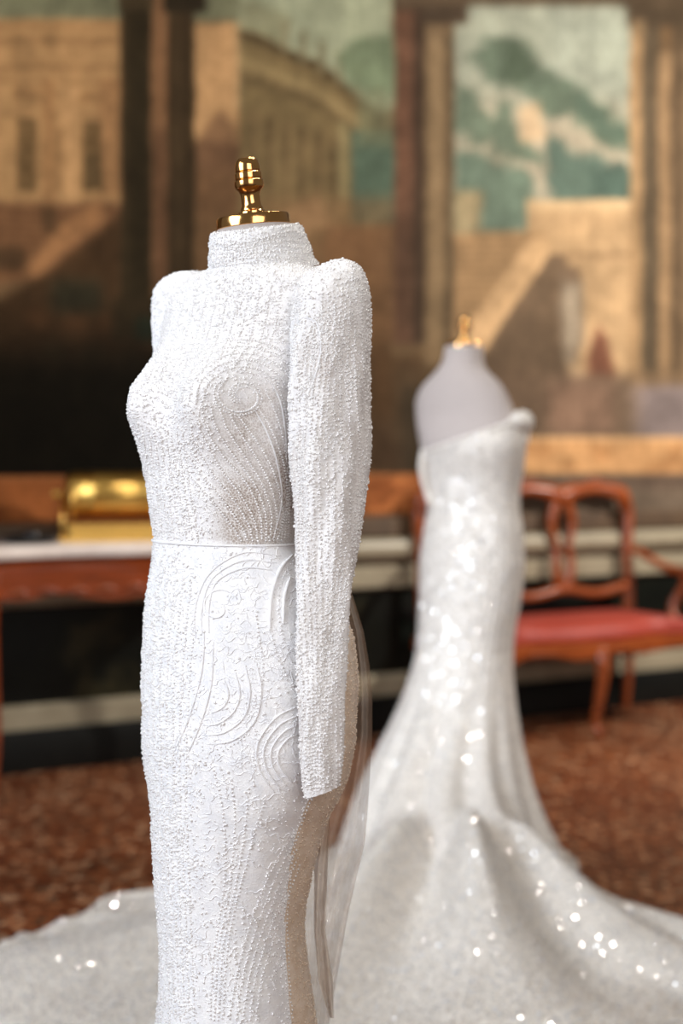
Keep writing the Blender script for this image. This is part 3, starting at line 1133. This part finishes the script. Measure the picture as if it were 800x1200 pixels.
PV[..., 2] += np.clip((hx - 358) / 42, 0, 1) * 0.017 * sst(860, 936, hy)
slv = surf('sleeve', PV, M_bodice, gown1)
vx, vy = px_of(PV.reshape(-1, 3))
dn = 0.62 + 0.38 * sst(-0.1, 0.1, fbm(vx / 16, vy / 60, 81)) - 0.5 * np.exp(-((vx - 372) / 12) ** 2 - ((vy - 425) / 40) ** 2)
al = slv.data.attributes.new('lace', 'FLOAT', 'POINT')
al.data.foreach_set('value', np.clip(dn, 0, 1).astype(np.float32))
bvV = bvh_of(PV)


def slv_line(u, y0, y1, amp=0.06, ph=0.0):
    y = np.linspace(y0, y1, 80)
    x0 = np.interp(y, [s[0] for s in SLV], [s[1] for s in SLV])
    x1 = np.interp(y, [s[0] for s in SLV], [s[2] for s in SLV])
    uu = np.clip(u + amp * np.sin(y / 62 + ph), 0.04, 0.96)
    return np.stack([x0 + (x1 - x0) * uu, y], 1)


p, n = scatter(PV, True, 11000, lambda c, nn: 0.6 + 0.8 * sst(0, 0.14, fbm(px_of(c)[0] / 18, px_of(c)[1] / 50, 83)))
rows = [slv_line(u, 330 + 12 * (k % 3), 925, 0.05, k * 0.5) for k, u in enumerate(np.linspace(0.08, 0.94, 11))]
rows += [smooth_poly([(352 + 5 * k, 470), (356 + 5 * k, 410), (372 + 4 * k, 372 + 3 * k), (398 + 4 * k, 360 + 5 * k)], 40) for k in range(4)]
rows += [smooth_poly([(400 + 6 * k, 470), (396 + 6 * k, 420), (384 + 5 * k, 390)], 30) for k in range(4)]
pr, nr = bead_rows(bvV, rows, 4.2, 0.5)
beads('bead_embroidery', np.concatenate([p, pr]), np.concatenate([n, nr]), np.concatenate([bead_sizes(len(p)), rng.uniform(0.0012, 0.0018, len(pr))]), M_bead, slv)
cords('cording', bvV, [smooth_poly([(348, 380), (356, 372), (372, 380), (376, 410), (368, 445), (356, 470)], 40)], 0.0013, M_white, slv)

SLF = [(319, 212, 240), (322, 198, 248), (328, 190, 252), (338, 182, 254), (352, 178, 254), (370, 178, 250), (410, 180, 246), (450, 185, 242), (520, 196, 246), (600, 204, 250), (640, 207, 250), (760, 206, 246), (930, 208, 240)]
SLF = [(a, b_, c, float(dep(a))) for a, b_, c in SLF]
ys_f = np.r_[np.arange(319, 340, 2.0), np.arange(340, 930, 4.0)]
PF = rings(SLF, ys_f, D1, 0, 70, expo=2.0, depth=([300, 400, 640, 940], [2.08, 2.09, 2.11, 2.13]))
PF = add_normal_noise(PF, 0.006, 2.2, 0.05, 16)
slf = surf('sleeve', PF, M_white, gown1)
p, n = scatter(PF, True, 6500)
beads('bead_embroidery', p, n, rng.uniform(0.0009, 0.0016, len(p)), M_bead, slf)

# --- sheer tulle falling from the back of the waist
yy = np.linspace(664, 1512, 90)
outer = np.interp(yy, [664, 697, 740, 780, 815, 862, 900, 945, 985, 1070, 1156, 1195, 1300, 1512], [398, 413, 426, 433, 436, 436, 434, 431, 428, 408, 393, 386, 380, 400])
inner = np.interp(yy, [664, 740, 860, 940, 1000, 1060, 1200, 1512], [372, 392, 396, 372, 350, 336, 340, 330])
u = np.linspace(0, 1, 40)
XX = inner[:, None] + (outer - inner)[:, None] * u[None] ** 0.8
YY = 2.06 + 0.016 * np.sin(u[None] * 16 + yy[:, None] / 120) * (0.3 + u[None]) - 0.05 * u[None] ** 2
PT = at(XX, np.broadcast_to(yy[:, None], XX.shape), YY)
PT[-1, :, 2] = np.maximum(PT[-1, :, 2], 0.004)
PT[..., 2] = np.maximum(PT[..., 2], 0.004)
surf('tulle_overskirt', PT, M_tulle, gown1, closed=False)
yy = np.linspace(948, 1193, 50)
li = np.interp(yy, [948, 985, 1010, 1090, 1150, 1193], [380, 372, 368, 368, 373, 386])
ro = np.interp(yy, [948, 985, 1010, 1090, 1150, 1193], [387, 385, 384, 381, 390, 391])
u = np.linspace(0, 1, 14)
XX = li[:, None] + (ro - li)[:, None] * u[None]
YY = 2.0 + 0.010 * np.sin(u[None] * 9 + yy[:, None] / 50)
surf('tulle_ribbon', at(XX, np.broadcast_to(yy[:, None], XX.shape), YY), M_ribbon, gown1, closed=False)

# ------------------------------------------------------------------ SECOND dress form and its sequinned gown
D2 = 4.22
K2 = F / D2
cx2 = float(at(550, 536, D2)[0])
form2 = thing('dress_form', 'bare-shouldered ivory dress form seen from behind, wearing the sequinned strapless gown', 'mannequin', (cx2, D2, 0))
B2 = [(406, 521.5, 565.5, 1.0), (420, 519.5, 566, 0.98), (430, 516, 566.5, 0.92), (435, 511, 569, 0.84), (439, 507, 575, 0.76), (446, 500, 582, 0.66), (454, 493, 588, 0.58), (468, 487.5, 594, 0.55), (486, 488, 601, 0.57),
      (500, 489, 607, 0.62), (530, 494, 610, 0.7), (560, 500, 607, 0.72), (597, 504, 606, 0.72), (640, 498, 609, 0.72), (700, 497, 605, 0.75)]
ys2 = np.arange(406, 700, 4.0)
P2 = rings(B2, ys2, D2, 212, 80, busts=[(-0.42, 522, 0.34, 0.3, 26), (0.42, 522, 0.34, 0.3, 26)])
mb = MB(); mb.grid(P2)
mb.build('torso', M_form, form2)
capp, finp = finial_profiles(F / D2 * (K1 / K2))
c2 = at(543.5, 408, D2)
ax2 = np.array([0.03, 0.05, 1.0])
mb = MB(); mb.lathe(capp, c2, ax2, 40)
cap2 = mb.build('neck_cap', M_gold, form2, sharp=40)
mb = MB(); mb.lathe(finp, c2, ax2, 32)
mb.build('finial', M_gold, cap2, sharp=50)
# back seam of the jersey cover
mb = MB()
sl = smooth_poly([(508, 452), (511, 490), (514, 535)], 20)
bv2 = bvh_of(P2)
pp, nn = project(bv2, sl)
mb.tube(pp + nn * 0.0006, 0.0012, 6)
mb.build('cover_seam', M_form, form2)
mb = MB(); mb.lathe([(0.017, 0.02), (0.017, 0.8)], (cx2, D2, 0), n=16)
mb.build('pole', M_gold, form2)
mb = MB(); mb.lathe([(0, 0.0), (0.15, 0.0), (0.155, 0.008), (0.15, 0.02), (0.03, 0.035), (0.02, 0.05), (0, 0.05)], (cx2, D2, 0), n=40)
mb.build('base', M_gold, form2, sharp=40)

gown2 = thing('sequin_gown', 'strapless white sequinned mermaid gown with a long spread train', 'dress', (cx2, D2, 0))
G2 = [(488, 486, 607, 0.62), (500, 488, 610, 0.66), (520, 492, 614, 0.72), (545, 497, 612, 0.72), (580, 501, 607, 0.72), (597, 502, 607, 0.72), (620, 497, 611, 0.73), (660, 492, 613, 0.74), (700, 492, 609, 0.78), (740, 490, 602, 0.84), (765, 488, 600, 0.9),
      (790, 481, 600, 0.95), (820, 470, 603, 1.0), (850, 456, 607, 1.02), (880, 440, 613, 1.04), (930, 416, 628, 1.06), (985, 397, 652, 1.08), (1030, 388, 677, 1.1)]
depth2 = ([480, 760, 820, 880, 930, 985, 1030], [4.22, 4.22, 4.18, 4.12, 4.05, 3.95, 3.85])
NU2 = 300
t2 = np.linspace(0, math.tau, NU2, endpoint=False)
fold_a = [(rng.integers(7, 19), rng.random() * 6.28, rng.uniform(0.4, 1.0)) for _ in range(5)]


def ripple2(i, y, t):
    k = sst(760, 1000, y)
    w = sum(a_ * np.sin(f_ * t + p_) for f_, p_, a_ in fold_a) / 2.2
    return 0.12 * k * w + 0.004 * np.sin(40 * t) * sst(600, 700, y) * (1 - k)


ys_g = np.r_[np.arange(488, 760, 4.0), np.arange(760, 1031, 5.0)]
PG = rings(G2, ys_g, D2, 212, NU2, depth=depth2, busts=[(-0.42, 524, 0.36, 0.3, 28), (0.42, 524, 0.36, 0.3, 28)], ripple=ripple2)
# the back of the skirt runs out gently into the train
for i, y in enumerate(ys_g):
    cxy = PG[i].mean(0)
    dv = PG[i] - cxy
    fr_ = sst(0.35, 1.0, -dv[:, 1] / (np.linalg.norm(dv[:, :2], axis=1) + 1e-9))
    PG[i, :, 2] += 0.16 * fr_ * sst(800, 1030, y) ** 1.5
# slanting neckline: drop the top rows to the edge line of the back
top_px, _ = px_of(PG[10])
ytop = 531 - np.clip((top_px - 494) / 112, 0, 1) * 36
for j in range(NU2):
    for i in range(24):
        y_t = ytop[j] + (ys_g[24] - ytop[j]) * i / 24.0
        f_ = np.interp(y_t, ys_g, np.arange(len(ys_g)))
        a_ = int(f_); w_ = f_ - a_
        if i == 0:
            row = PG.copy() if j == 0 else row
        PG[i, j] = row[a_, j] * (1 - w_) + row[min(a_ + 1, len(ys_g) - 1), j] * w_
# neckline edge: a rolled band, fuller over the bust
edge = np.vstack([PG[0], PG[0][:1]])
ex, _ = px_of(edge)
mb = MB()
mb.tube(edge[::3], (0.006 + 0.026 * sst(592, 614, ex))[::3] * (1 + 0.15 * np.sin(np.arange(len(edge[::3])) * 1.7)), 10)
mb.build('neckline_ruffle', M_seq, gown2)
# soft gathered band over the upper arm
PQ = []
for t in np.linspace(0, 1, 18):
    r = math.sin(math.pi * min(max(t, 0.04), 0.96)) ** 0.6
    a = np.linspace(0, math.tau, 28, endpoint=False)
    c = at(611 - 3 * t, 493 + 38 * t, D2 + 0.01)
    w = 1 + 0.12 * np.sin(5 * a + 6 * t) + 0.08 * math.sin(t * 22)
    PQ.append(c + np.stack([np.cos(a) * 0.023 * r * w, np.sin(a) * 0.05 * r * w, np.zeros(28)], 1))
mb = MB(); mb.grid(np.array(PQ))
mb.build('shoulder_band', M_seq, gown2)
mb = MB()
st = smooth_poly([(497, 527), (494, 545), (498, 570), (506, 592)], 24)
mb.tube(at(st[:, 0], st[:, 1], D2 - 0.02), 0.006, 8, 1.6)
mb.build('shoulder_strap', M_seq, gown2)

# train
C2 = np.array([0.305, 3.85])
out = np.array([(0.3, 4.24), (0.12, 4.2), (-0.05, 4.06), (-0.14, 3.95), (-0.36, 3.80), (-0.50, 3.71), (-0.566, 3.69), (-0.62, 3.65), (-0.635, 3.50), (-0.71, 3.42), (-0.797, 3.22), (-0.95, 3.05), (-1.0, 2.9), (-0.8, 2.78), (-0.4, 2.66), (0, 2.6), (0.4, 2.6), (0.8, 2.72),
                (1.1, 2.95), (1.1, 3.2), (0.9, 3.33), (0.834, 3.38), (0.79, 3.34), (0.72, 3.43), (0.64, 3.50), (0.61, 3.66), (0.62, 3.9), (0.52, 4.1)])
oa = np.unwrap(np.arctan2(out[:, 1] - C2[1], out[:, 0] - C2[0]))
orr = np.hypot(out[:, 0] - C2[0], out[:, 1] - C2[1])
oa0 = np.mod(oa, math.tau)
ordr = np.argsort(oa0)
la = PG[-1]
ang = np.mod(np.arctan2(la[:, 1] - C2[1], la[:, 0] - C2[0]), math.tau)
Rout = np.interp(ang, oa0[ordr], orr[ordr], period=math.tau)
NT = 60
rl = np.hypot(la[:, 0] - C2[0], la[:, 1] - C2[1])
Rout = np.maximum(Rout, rl + 0.03)
PTN = np.zeros((NT, NU2, 3))
for i in range(NT):
    s = i / (NT - 1)
    r = rl + (Rout - rl) * s
    PTN[i, :, 0] = C2[0] + np.cos(ang) * r
    PTN[i, :, 1] = C2[1] + np.sin(ang) * r
X_, Y_ = PTN[..., 0], PTN[..., 1]
s_ = np.linspace(0, 1, NT)[:, None]
rid = np.abs(fbm(X_ * 3.2, Y_ * 3.2, 91)) * 0.12 + np.abs(fbm(X_ * 9, Y_ * 9, 92)) * 0.05
foldz = sum(a_ * np.sin(f_ * ang + p_) for f_, p_, a_ in fold_a)[None] / 2.2
rad = 0.018 * (1 + foldz) * (1 - s_) ** 0.6
edge_roll = 0.024 * np.exp(-((1 - s_) / 0.06) ** 2) * (0.6 + 0.8 * fbm(X_ * 5, Y_ * 5, 93))
z = 0.004 + rid * sst(0, 0.12, s_) * (0.5 + 0.5 * np.minimum(1, (Rout - rl) / 0.3)) + rad * sst(0, 0.05, s_) + np.maximum(edge_roll, 0)
z0 = la[:, 2]
PTN[..., 2] = np.maximum(z0[None] * (1 - np.minimum(1, s_ / np.clip(0.12 + 2.6 * z0[None], 0.12, 0.7))) ** 1.8 + z * sst(0, 0.10, s_), 0.004)
PTN[-1, :, 2] = 0.004
# ease skirt and train into one flowing surface
def ease(A, sig, w):
    n = int(sig * 3)
    k = np.exp(-0.5 * (np.arange(-n, n + 1) / sig) ** 2); k /= k.sum()
    pad = np.concatenate([np.repeat(A[:1], n, 0), A, np.repeat(A[-1:], n, 0)])
    B = sum(k[m] * pad[m:m + len(A)] for m in range(2 * n + 1))
    return A * (1 - w) + B * w


i780 = int(np.searchsorted(ys_g, 800))
Q = np.concatenate([PG[i780:], PTN[1:]])
cxy = PG[-1].mean(0)
dv = PG[-1] - cxy
fr_ = sst(-0.1, 0.8, -dv[:, 1] / (np.linalg.norm(dv[:, :2], axis=1) + 1e-9))
fade = sst(0, 8, np.arange(len(Q)))[:, None] * (1 - sst(len(Q) - 14, len(Q) - 5, np.arange(len(Q))))[:, None]
Q = ease(Q, 6.0, (fade * (0.12 + 0.88 * fr_)[None])[..., None])
nl = len(PG) - i780
run = np.arange(len(Q)) - nl
longf = np.exp(-np.clip(run, 0, None) / 38.0)[:, None] * sst(-14, 4, run)[:, None]
Q[..., 2] += 0.04 * (1 + foldz) * longf * fr_[None] * (1 - sst(len(Q) - 14, len(Q) - 5, np.arange(len(Q))))[:, None]
PG[i780:] = Q[:nl]
PTN = Q[nl - 1:]
PTN[..., 2] = np.maximum(PTN[..., 2], 0.004)
skirt2 = surf('gown_body', PG, M_seq, gown2)
train = surf('train', PTN, M_train, gown2)


def sequins(name, P, closed, n, parent, r0, r1, tilt_sd, dens=None):
    p, nn = scatter(P, closed, n, dens)
    ref = np.where(np.abs(nn[:, 2:3]) > 0.9, np.array([[1.0, 0, 0]]), np.array([[0, 0, 1.0]]))
    nrm = nn + rng.normal(0, tilt_sd, nn.shape)
    nrm /= np.linalg.norm(nrm, axis=1, keepdims=True)
    U = np.cross(ref, nrm); U /= np.linalg.norm(U, axis=1, keepdims=True)
    V = np.cross(nrm, U)
    r = rng.uniform(r0, r1, n)
    a = np.linspace(0, math.tau, 6, endpoint=False)
    ring = U[:, None] * np.cos(a)[None, :, None] + V[:, None] * np.sin(a)[None, :, None]
    base = p + nn * 0.0022
    v = np.concatenate([base[:, None], base[:, None] + ring * r[:, None, None]], 1)
    f = np.array([(0, 1 + k, 1 + (k + 1) % 6) for k in range(6)])
    fc = (np.arange(n) * 7)[:, None, None] + f[None]
    o = raw_mesh(name, v.reshape(-1, 3), fc.reshape(-1, 3), M_sequin, parent, False)
    o['kind'] = 'stuff'
    return o


# face normals of the lofts may look inwards: flip towards the outside for the sequins
sequins('sequins', PG, True, 24000, skirt2, 0.0018, 0.0031, 0.24)
sequins('sequins', PTN, False, 50000, train, 0.0018, 0.0032, 0.24)

# ------------------------------------------------------------------ console table
TS0, TS1, TN = -0.20, 0.92, 0.44
tab = thing('console_table', 'carved mahogany console table with a pale marble top against the wall', 'table', tuple(W(0.36, 0.22, 0.0)))
prof = [(0, 0.0), (0.006, 0.0), (0.012, 0.006), (0.012, 0.022), (0.004, 0.034), (0.0, 0.036)]
mb = MB()
so, sn = [], []
ss = np.linspace(TS0, TS1, 60)
front = TN + 0.012 * np.cos((ss - TS0) / (TS1 - TS0) * math.tau * 2)
loop = [(s, f_) for s, f_ in zip(ss, front)] + [(TS1, 0.085), (TS0, 0.085)]
cx_, cn_ = (TS0 + TS1) / 2, 0.24
P = []
for off, h in ((-0.016, 0.0), (0.0, 0.004), (0.004, 0.012), (0.004, 0.03), (-0.002, 0.042), (-0.012, 0.046)):
    P.append([W(s + off * np.sign(s - cx_), max(0.08, n_ + off * np.sign(n_ - cn_)), 0.812 + h) for s, n_ in loop])
mb.grid(np.array(P))
mb.build('marble_top', M_marble_top, tab, sharp=40)
# apron with scalloped lower edge
sa_ = np.linspace(TS0 + 0.05, TS1 - 0.05, 80)
low = 0.69 - 0.018 * np.abs(np.sin((sa_ - TS0) * 11)) - 0.02 * np.exp(-((sa_ - 0.36) / 0.12) ** 2)
fr = TN - 0.03 + 0.010 * np.cos((sa_ - TS0) / (TS1 - TS0) * math.tau * 2)
mb = MB()
P = np.stack([W(sa_, fr, 0.806), W(sa_, fr + 0.010, 0.79), W(sa_, fr + 0.004, 0.765), W(sa_, fr + 0.012, low + 0.02), W(sa_, fr + 0.014, low), W(sa_, fr - 0.012, low), W(sa_, fr - 0.022, 0.806)], 1)
mb.grid(P)
for s_e in (TS0 + 0.05, TS1 - 0.05):
    wall_box(mb, s_e - 0.012, s_e + 0.012, 0.10, TN - 0.03, 0.70, 0.806)
mb.build('apron', M_mahog_dark, tab, sharp=45)
mb = MB()
for k in range(9):
    s_c = TS0 + 0.14 + k * 0.105
    c = W(s_c, TN - 0.012 + 0.01 * math.cos((s_c - TS0) / (TS1 - TS0) * math.tau * 2), 0.705)
    mb.tube([c + E * d - np.array([0, 0, abs(d) * 0.4]) for d in np.linspace(-0.04, 0.04, 9)], [0.002, 0.006, 0.009, 0.011, 0.012, 0.011, 0.009, 0.006, 0.002], 8)
mb.build('carving', M_mahog, tab)
for s_c, n_c, dx, dn in ((TS0 + 0.07, TN - 0.05, -1, 1), (TS1 - 0.07, TN - 0.05, 1, 1), (TS0 + 0.07, 0.13, -1, -0.2), (TS1 - 0.07, 0.13, 1, -0.2)):
    path = [(0.0, 0.80), (0.022, 0.70), (0.026, 0.60), (0.012, 0.42), (-0.004, 0.22), (0.002, 0.09), (0.018, 0.035), (0.028, 0.02)]
    c = smooth_poly([W(s_c + dx * o * 0.8, n_c + dn * o * 0.8, zz) for o, zz in path], 30)
    rr = np.interp(np.linspace(0, 1, 30), [0, 0.12, 0.3, 0.7, 0.92, 1], [0.03, 0.034, 0.026, 0.015, 0.016, 0.02])
    mb = MB(); mb.tube(c, rr, 12)
    mb.build('leg', M_mahog_dark, tab)

# brass drum on its stand
zt = 0.859
ds0, ds1, dn_, dz, dr = 0.17, 0.64, 0.26, 1.025, 0.083
dm_ = (ds0 + ds1) / 2
DC = W(dm_, dn_, 0.0)
da_ = math.atan2(E[1], E[0]) - math.radians(19)
DE = np.array([math.cos(da_), math.sin(da_), 0])
DNV = np.array([math.sin(da_), -math.cos(da_), 0])


def DW(s, n, z):
    return DC + (s - dm_) * DE + (n - dn_) * DNV + np.array([0, 0, z])


def drum_box(mb, s0, s1, n0, n1, z0, z1):
    c = [DW(s, n, z) for z in (z0, z1) for s, n in ((s0, n0), (s1, n0), (s1, n1), (s0, n1))]
    mb.add(c, [(0, 1, 2, 3), (7, 6, 5, 4), (0, 4, 5, 1), (1, 5, 6, 2), (2, 6, 7, 3), (3, 7, 4, 0)])


drum = thing('brass_drum', 'polished brass drum with rounded ends on a low brass stand on the marble tabletop', 'drum', tuple(W((ds0 + ds1) / 2, dn_, zt)))
pr_ = [(0, 0), (0.045, 0.001), (0.068, 0.008), (0.078, 0.02), (dr, 0.035), (dr, 0.10), (dr + 0.002, 0.102), (dr + 0.002, 0.112), (dr, 0.114), (dr, 0.36), (dr + 0.002, 0.362), (dr + 0.002, 0.372), (dr, 0.374), (dr, 0.435), (0.078, 0.45), (0.068, 0.462), (0.045, 0.469), (0, 0.47)]
mb = MB(); mb.lathe(pr_, DW(ds0, dn_, dz), DE, 48)
mb.build('drum_body', M_brass, drum, sharp=50)
mb = MB()
drum_box(mb, ds0 - 0.015, ds1 + 0.015, dn_ - 0.10, dn_ + 0.10, zt, zt + 0.016)
drum_box(mb, ds0 + 0.02, ds1 - 0.02, dn_ - 0.085, dn_ + 0.085, zt + 0.016, zt + 0.045)
drum_box(mb, ds0 + 0.01, ds1 - 0.01, dn_ - 0.075, dn_ + 0.075, zt + 0.045, zt + 0.06)
mb.build('stand', M_brass, drum, smooth=False)
for s_e in (ds0 - 0.006, ds1 + 0.006):
    mb = MB()
    for sg in (-1, 1):
        mb.tube([DW(s_e, dn_ + sg * 0.085, zt + 0.012), DW(s_e, dn_ + sg * 0.02, dz)], 0.006, 8)
    mb.build('bracket', M_brass, drum)
    mb = MB()
    sg = -1 if s_e < 0.4 else 1
    mb.lathe([(0, 0), (0.013, 0.001), (0.016, 0.006), (0.013, 0.012), (0.008, 0.014), (0.014, 0.02), (0.016, 0.028), (0.01, 0.036), (0, 0.038)], DW(s_e, dn_, dz), DE * sg, 20)
    mb.build('knob', M_brass, drum)
mb = MB()
mb.tube([DW(ds0 + 0.03, dn_ + 0.083, dz - 0.09), DW(ds0 + 0.03, dn_ + 0.088, dz + 0.03)], 0.007, 8)
mb.build('upright', M_brass, drum)

tray = thing('tray', 'low glossy black tray lying beside the brass drum', 'tray', tuple(W(0.03, 0.27, zt)))
mb = MB(); mb.lathe([(0, 0), (0.085, 0.0), (0.098, 0.006), (0.108, 0.026), (0.104, 0.028), (0.094, 0.010), (0, 0.008)], W(0.03, 0.27, zt), n=40)
mb.build('tray_dish', M_tray, tray, sharp=50)
mb = MB(); mb.lathe([(0, 0), (0.03, 0.0), (0.036, 0.012), (0.03, 0.03), (0.012, 0.036), (0, 0.037)], W(0.03, 0.27, zt + 0.009), n=24)
mb.build('tray_boss', M_tray, tray)

# ------------------------------------------------------------------ settee
s0, s1, sm = 1.781, 2.905, 2.343
set_ = thing('settee', 'carved mahogany settee with open looped back and red silk seat', 'settee', tuple(W(sm, 0.35, 0)))
NB = 0.11


def rake(z):                      # the back leans towards the wall
    return NB - 0.05 * (z - 0.45)


seams = np.linspace(s0, s1, 4)
# crest rail, one serpentine length over the three backs
sr = np.linspace(s0 - 0.0, s1 + 0.0, 90)
u3 = (sr - s0) / (s1 - s0) * 3
zc = 0.985 + 0.035 * np.abs(np.sin(u3 * math.pi)) ** 0.8 - 0.06 * sst(0.985, 1.0, (sr - s0) / (s1 - s0)) - 0.06 * (1 - sst(0, 0.015, (sr - s0) / (s1 - s0)))
mb = MB(); mb.tube(W(sr, rake(zc), zc), 0.028 + 0.006 * np.cos(u3 * math.tau), 12, 1.25)
crest = mb.build('crest_rail', M_mahog, set_)
for k in range(3):
    c = (seams[k] + seams[k + 1]) / 2
    mb = MB()
    for d in (-1, 0, 1):
        a = [(c + d * 0.03 + 0.03 * x, 1.034 + 0.016 * math.cos(x * 1.5) * (1.25 if d == 0 else 1.0)) for x in np.linspace(-1, 1, 9)]
        mb.tube([W(s, rake(zz) + 0.014, zz) for s, zz in a], [0.003, 0.007, 0.01, 0.011, 0.012, 0.011, 0.01, 0.007, 0.003], 8)
    mb.build('crest_carving', M_mahog, crest)
# lower rail
mb = MB()
zl = 0.555 + 0.012 * np.cos(u3 * math.tau)
mb.tube(W(sr, rake(zl), zl), 0.022, 10)
mb.build('lower_rail', M_mahog, set_)
# inner stiles in waisted pairs
for k in (1, 2):
    for sg in (-1, 1):
        pts = [(0.050, 0.985), (0.036, 0.95), (0.058, 0.88), (0.052, 0.82), (0.036, 0.76), (0.042, 0.69), (0.034, 0.62), (0.012, 0.56)]
        c = smooth_poly([W(seams[k] + sg * o, rake(zz), zz) for o, zz in pts], 40)
        mb = MB(); mb.tube(c, 0.020 + 0.004 * np.sin(np.linspace(0, 9, 40)), 10)
        mb.build('stile', M_mahog, set_)
# outer posts running down into the back legs
for s_e, sg in ((s0, -1), (s1, 1)):
    pts = [(-0.02, 0.985), (0.006, 0.955), (0.014, 0.90), (0.006, 0.80), (0.0, 0.70), (0.004, 0.60), (0.0, 0.48), (0.0, 0.36)]
    c = smooth_poly([W(s_e + sg * o, rake(zz), zz) for o, zz in pts], 40)
    mb = MB(); mb.tube(c, np.interp(np.linspace(0, 1, 40), [0, 0.2, 0.6, 1], [0.022, 0.026, 0.025, 0.026]), 12)
    mb.build('back_post', M_mahog, set_)
    c = smooth_poly([W(s_e, NB, 0.37), W(s_e, NB - 0.004, 0.2), W(s_e, NB - 0.022, 0.004)], 20)
    mb = MB(); mb.tube(c, np.linspace(0.026, 0.017, 20), 10)
    mb.build('leg', M_mahog, set_)
    # arm and its support
    arm = [(0.005, NB, 0.73), (0.02, 0.16, 0.725), (0.045, 0.24, 0.685), (0.065, 0.33, 0.655), (0.07, 0.42, 0.655), (0.06, 0.49, 0.66), (0.055, 0.515, 0.635), (0.055, 0.50, 0.62)]
    c = smooth_poly([W(s_e + sg * o, n_, zz) for o, n_, zz in arm], 50)
    mb = MB(); mb.tube(c, np.interp(np.linspace(0, 1, 50), [0, 0.3, 0.8, 1], [0.018, 0.019, 0.024, 0.018]), 12)
    mb.build('armrest', M_mahog, set_)
    c = smooth_poly([W(s_e + sg * o, n_, zz) for o, n_, zz in [(0.062, 0.43, 0.655), (0.06, 0.40, 0.58), (0.03, 0.37, 0.50), (0.012, 0.40, 0.42), (0.01, 0.42, 0.385)]], 30)
    mb = MB(); mb.tube(c, 0.018, 10)
    mb.build('arm_support', M_mahog, set_)
# seat frame and cushion with serpentine front
def seat_loop(grow, n=120):
    q = np.linspace(0, 1, n)
    s = s0 - 0.025 - grow + (s1 - s0 + 0.05 + 2 * grow) * q
    nf = 0.585 + grow + 0.028 * np.cos(q * 2 * math.tau + math.pi) * -1 + 0.012 * np.cos(q * 6 * math.pi)
    nf = nf - 0.09 * (sst(0.97, 1.0, q) + 1 - sst(0, 0.03, q))
    m = 24
    bs = np.linspace(s[-1], s[0], m)
    return np.r_[s, bs], np.r_[nf, np.full(m, 0.075 - grow)]


mb = MB()
P = []
for gr, zz in ((-0.02, 0.335), (0.0, 0.342), (0.006, 0.36), (0.0, 0.375), (0.004, 0.398), (-0.01, 0.404)):
    a_, b_ = seat_loop(gr)
    zw = zz - (0.012 * np.sin((a_ - s0) / (s1 - s0) * 3 * math.tau) if zz < 0.35 else 0)
    P.append(W(a_, b_, zw))
mb.grid(np.array(P))
mb.build('seat_frame', M_mahog, set_, sharp=50)
mb = MB()
P = []
c_ = W(sm, 0.33, 0.0)
for k, zz in ((1.0, 0.400), (1.01, 0.415), (1.005, 0.432), (0.985, 0.446), (0.95, 0.456), (0.85, 0.466), (0.6, 0.476), (0.3, 0.482), (0.02, 0.484)):
    a_, b_ = seat_loop(-0.012)
    q = W(a_, b_, 0.0)
    q = c_ + (q - c_) * k
    q[:, 2] = zz
    P.append(q)
mb.grid(np.array(P))
mb.build('seat_cushion', M_red, set_)
for s_c, dx in ((s0 + 0.03, -0.6), (sm, 0.0), (s1 - 0.03, 0.6)):
    path = [(0.0, 0.37), (0.022, 0.31), (0.022, 0.25), (0.0, 0.15), (-0.022, 0.07), (-0.014, 0.03), (0.006, 0.012)]
    c = smooth_poly([W(s_c + dx * o, 0.575 + o, zz) for o, zz in path], 40)
    mb = MB(); mb.tube(c, np.interp(np.linspace(0, 1, 40), [0, 0.15, 0.4, 0.8, 0.93, 1], [0.034, 0.033, 0.023, 0.014, 0.016, 0.02]), 12)
    mb.build('leg', M_mahog, set_)
